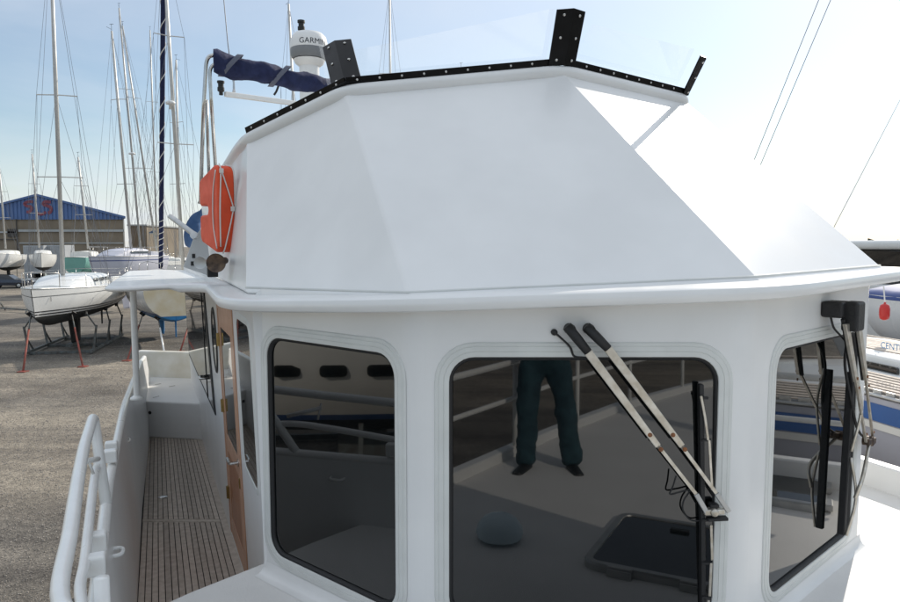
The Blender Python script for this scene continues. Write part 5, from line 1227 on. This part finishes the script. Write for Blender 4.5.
# ================================================================== the photographer, mirrored in the front window
FX, FY = 0.60, -0.05
per = thing('person', V((FX, FY, ZF)), 'person in blue jeans and dark shoes mirrored in the front window', 'person')
def skin(name, verts, edges, mm, parent, root=0, sub=2):
    bm = bmesh.new(); L = bm.verts.layers.skin.verify(); vs = [bm.verts.new(v[:3]) for v in verts]
    for v, d in zip(vs, verts): v[L].radius = (d[3], d[4] if len(d) > 4 else d[3]); v[L].use_root = False
    vs[root][L].use_root = True
    for a, b in edges: bm.edges.new((vs[a], vs[b]))
    me = bpy.data.meshes.new(name); bm.to_mesh(me); bm.free(); o = bpy.data.objects.new(name, me); col.objects.link(o); me.materials.append(M[mm]); attach(o, parent)
    md = o.modifiers.new('skin', 'SKIN'); md.use_smooth_shade = True; sd_ = o.modifiers.new('sub', 'SUBSURF'); sd_.levels = sub; sd_.render_levels = sub
    return o
def PP(x, y, z): return (FX + x, FY + y + 0.22 - 0.25 * z, ZF + z)                      # x to the right, y towards the wheelhouse
# the arms reach to the left where the camera is held out over the rail
Lh, Rh = (-FX - 0.055 - 0.0, -FY + 0.058, -ZF - 0.03), (-FX + 0.075, -FY + 0.048, -ZF - 0.03)
pv = [PP(0, 0, 0.95) + (0.15, 0.12), PP(0, 0.0, 1.15) + (0.15, 0.11), PP(-0.02, 0.0, 1.34) + (0.17, 0.11), PP(-0.03, 0.0, 1.45) + (0.07, 0.06), PP(-0.04, 0.01, 1.53) + (0.055, 0.055),
      PP(-0.05, 0.03, 1.60) + (0.078, 0.09), PP(-0.05, 0.03, 1.70) + (0.078, 0.095), PP(-0.05, 0.02, 1.755) + (0.05, 0.06),
      PP(-0.20, 0.0, 1.42) + (0.06, 0.06), PP(-0.33, 0.10, 1.36) + (0.045, 0.045), PP(Lh[0] * 0.93, Lh[1] * 0.8, Lh[2] - 0.06) + (0.032, 0.032),
      PP(0.16, 0.0, 1.42) + (0.06, 0.06), PP(0.05, 0.20, 1.33) + (0.045, 0.045), PP(Rh[0] + 0.04, Rh[1] - 0.02, Rh[2] - 0.05) + (0.032, 0.032),
      PP(-0.10, 0, 0.88) + (0.10, 0.10), PP(-0.135, 0.03, 0.48) + (0.062, 0.062), PP(-0.15, 0.0, 0.10) + (0.042, 0.042), PP(0.10, 0, 0.88) + (0.10, 0.10), PP(0.15, 0.04, 0.48) + (0.062, 0.062), PP(0.19, 0.02, 0.10) + (0.042, 0.042)]
pe_ = [(0, 1), (1, 2), (2, 3), (3, 4), (4, 5), (5, 6), (6, 7), (2, 8), (8, 9), (9, 10), (2, 11), (11, 12), (12, 13), (0, 14), (14, 15), (15, 16), (0, 17), (17, 18), (18, 19)]
body = skin('body', pv, pe_, 'skin', per)
sv = [PP(0, 0, 0.93) + (0.165, 0.135), PP(0, 0.0, 1.15) + (0.168, 0.128), PP(-0.02, 0.0, 1.34) + (0.188, 0.128), PP(-0.03, 0.0, 1.44) + (0.085, 0.075), PP(-0.20, 0.0, 1.42) + (0.075, 0.075), PP(-0.33, 0.10, 1.36) + (0.058, 0.058), PP(0.16, 0.0, 1.42) + (0.075, 0.075), PP(0.05, 0.20, 1.33) + (0.058, 0.058)]
skin('shirt', sv, [(0, 1), (1, 2), (2, 3), (2, 4), (4, 5), (2, 6), (6, 7)], 'shirt', per)
jv = [PP(0, 0, 1.0) + (0.165, 0.13), PP(0, 0, 0.90) + (0.17, 0.135), PP(-0.10, 0, 0.80) + (0.108, 0.112), PP(-0.125, 0.02, 0.62) + (0.092, 0.098), PP(-0.135, 0.035, 0.46) + (0.080, 0.085), PP(-0.145, 0.01, 0.26) + (0.078, 0.084), PP(-0.15, 0.0, 0.05) + (0.080, 0.086), PP(0.10, 0, 0.80) + (0.108, 0.112), PP(0.13, 0.025, 0.62) + (0.092, 0.098), PP(0.15, 0.045, 0.46) + (0.080, 0.085), PP(0.17, 0.03, 0.26) + (0.078, 0.084), PP(0.19, 0.02, 0.05) + (0.080, 0.086)]
skin('jeans', jv, [(0, 1), (1, 2), (2, 3), (3, 4), (4, 5), (5, 6), (1, 7), (7, 8), (8, 9), (9, 10), (10, 11)], 'jeans', per, sub=3)
txf = bpy.data.textures.new('folds', 'CLOUDS'); txf.noise_scale = 0.11
fm = bpy.data.objects['jeans'].modifiers.new('folds', 'DISPLACE'); fm.texture = txf; fm.strength = 0.045; fm.texture_coords = 'LOCAL'
for x0, y0_, dx_ in ((-0.15, 0.0, -0.09), (0.19, 0.02, 0.03)):
    sv = [PP(x0 - dx_ * 0.3, y0_ - 0.06, 0.045) + (0.042, 0.042), PP(x0, y0_, 0.05) + (0.046, 0.048), PP(x0 + dx_ * 0.5, y0_ + 0.10, 0.042) + (0.046, 0.036), PP(x0 + dx_, y0_ + 0.19, 0.034) + (0.042, 0.028)]
    skin('shoe', sv, [(0, 1), (1, 2), (2, 3)], 'shoe', per)
m = MB(); hcn = V(PP(-0.05, 0.015, 1.685)); m.lathe(hcn, UP, [(0.098, -0.03), (0.104, 0.02), (0.095, 0.065), (0.065, 0.098), (0.0, 0.11)], 18); m.build('hair', 'hair', per, smooth=True)
m = MB(); fc = V(PP(-0.05, 0.125, 1.635)); m.tube([fc + V((0, 0.0, 0.03)), fc + V((0, 0.022, -0.005)), fc + V((0, 0.012, -0.014))], [0.008, 0.014, 0.010], 8); m.build('nose', 'skin', per, smooth=True)
for s_ in (-1, 1):
    m = MB(); m.lathe(V(PP(-0.05 + 0.034 * s_, 0.115, 1.665)), V((0, 1, 0)), [(0.013, 0), (0.010, 0.006), (0.0, 0.009)], 10); m.build('eye', 'shoe', per, smooth=True)
    m = MB(); m.lathe(V(PP(-0.05 + 0.083 * s_, 0.02, 1.645)), V((s_, 0, 0)), [(0.03, 0), (0.032, 0.012), (0.018, 0.016), (0.0, 0.012)], 10); m.build('ear', 'skin', per, smooth=True)
m = MB(); m.bar(fc + V((-0.025, 0.002, -0.05)), fc + V((0.025, 0.002, -0.05)), 0.008, 0.01, UP); m.build('mouth', 'fender_red', per, bevel=0.003)
for side, (hx_, hy_, hz_) in ((-1, Lh), (1, Rh)):
    hv = [PP(hx_ + (0.04 if side > 0 else 0.0), hy_ - 0.02, hz_ - 0.05) + (0.028, 0.02), PP(hx_, hy_, hz_ - 0.01) + (0.036, 0.016)]; he = [(0, 1)]
    for k in range(4):
        i0 = len(hv); z = hz_ + 0.024 - 0.018 * k; ln = (0.9, 1.0, 0.96, 0.78)[k]
        hv += [PP(hx_ + side * 0.012, hy_ + 0.03, z) + (0.0095, 0.0095), PP(hx_ + side * 0.010, hy_ + 0.03 + 0.035 * ln, z) + (0.0088, 0.0088), PP(hx_ - side * 0.018, hy_ + 0.03 + 0.055 * ln, z) + (0.008, 0.008)]
        he += [(1, i0), (i0, i0 + 1), (i0 + 1, i0 + 2)]
    i0 = len(hv); hv += [PP(hx_ - side * 0.012, hy_ + 0.0, hz_ + 0.03) + (0.0105, 0.0105), PP(hx_ - side * 0.03, hy_ + 0.012, hz_ + 0.045) + (0.0095, 0.0095)]; he += [(0, i0), (i0, i0 + 1)]
    skin('hand', hv, he, 'skin', per, sub=1)
hcam = thing('camera_body', V((0, -0.09, -0.06)), 'black handheld camera held out over the rail by the person', 'camera')
m = MB(); m.box(V((0.01, -0.105, -0.005)), V((1, 0, 0)), V((0, 1, 0)), UP, 0.062, 0.026, 0.045); m.box(V((0.0, -0.105, 0.05)), V((1, 0, 0)), V((0, 1, 0)), UP, 0.026, 0.024, 0.016); m.build('casing', 'rubber', hcam, bevel=0.01, seg=3)
m = MB(); m.lathe(V((0, -0.08, 0)), V((0, 1, 0)), [(0.034, 0), (0.034, 0.035), (0.031, 0.05), (0.026, 0.052), (0.0, 0.044)], 20); m.build('lens', 'black_plastic', hcam, auto=40)
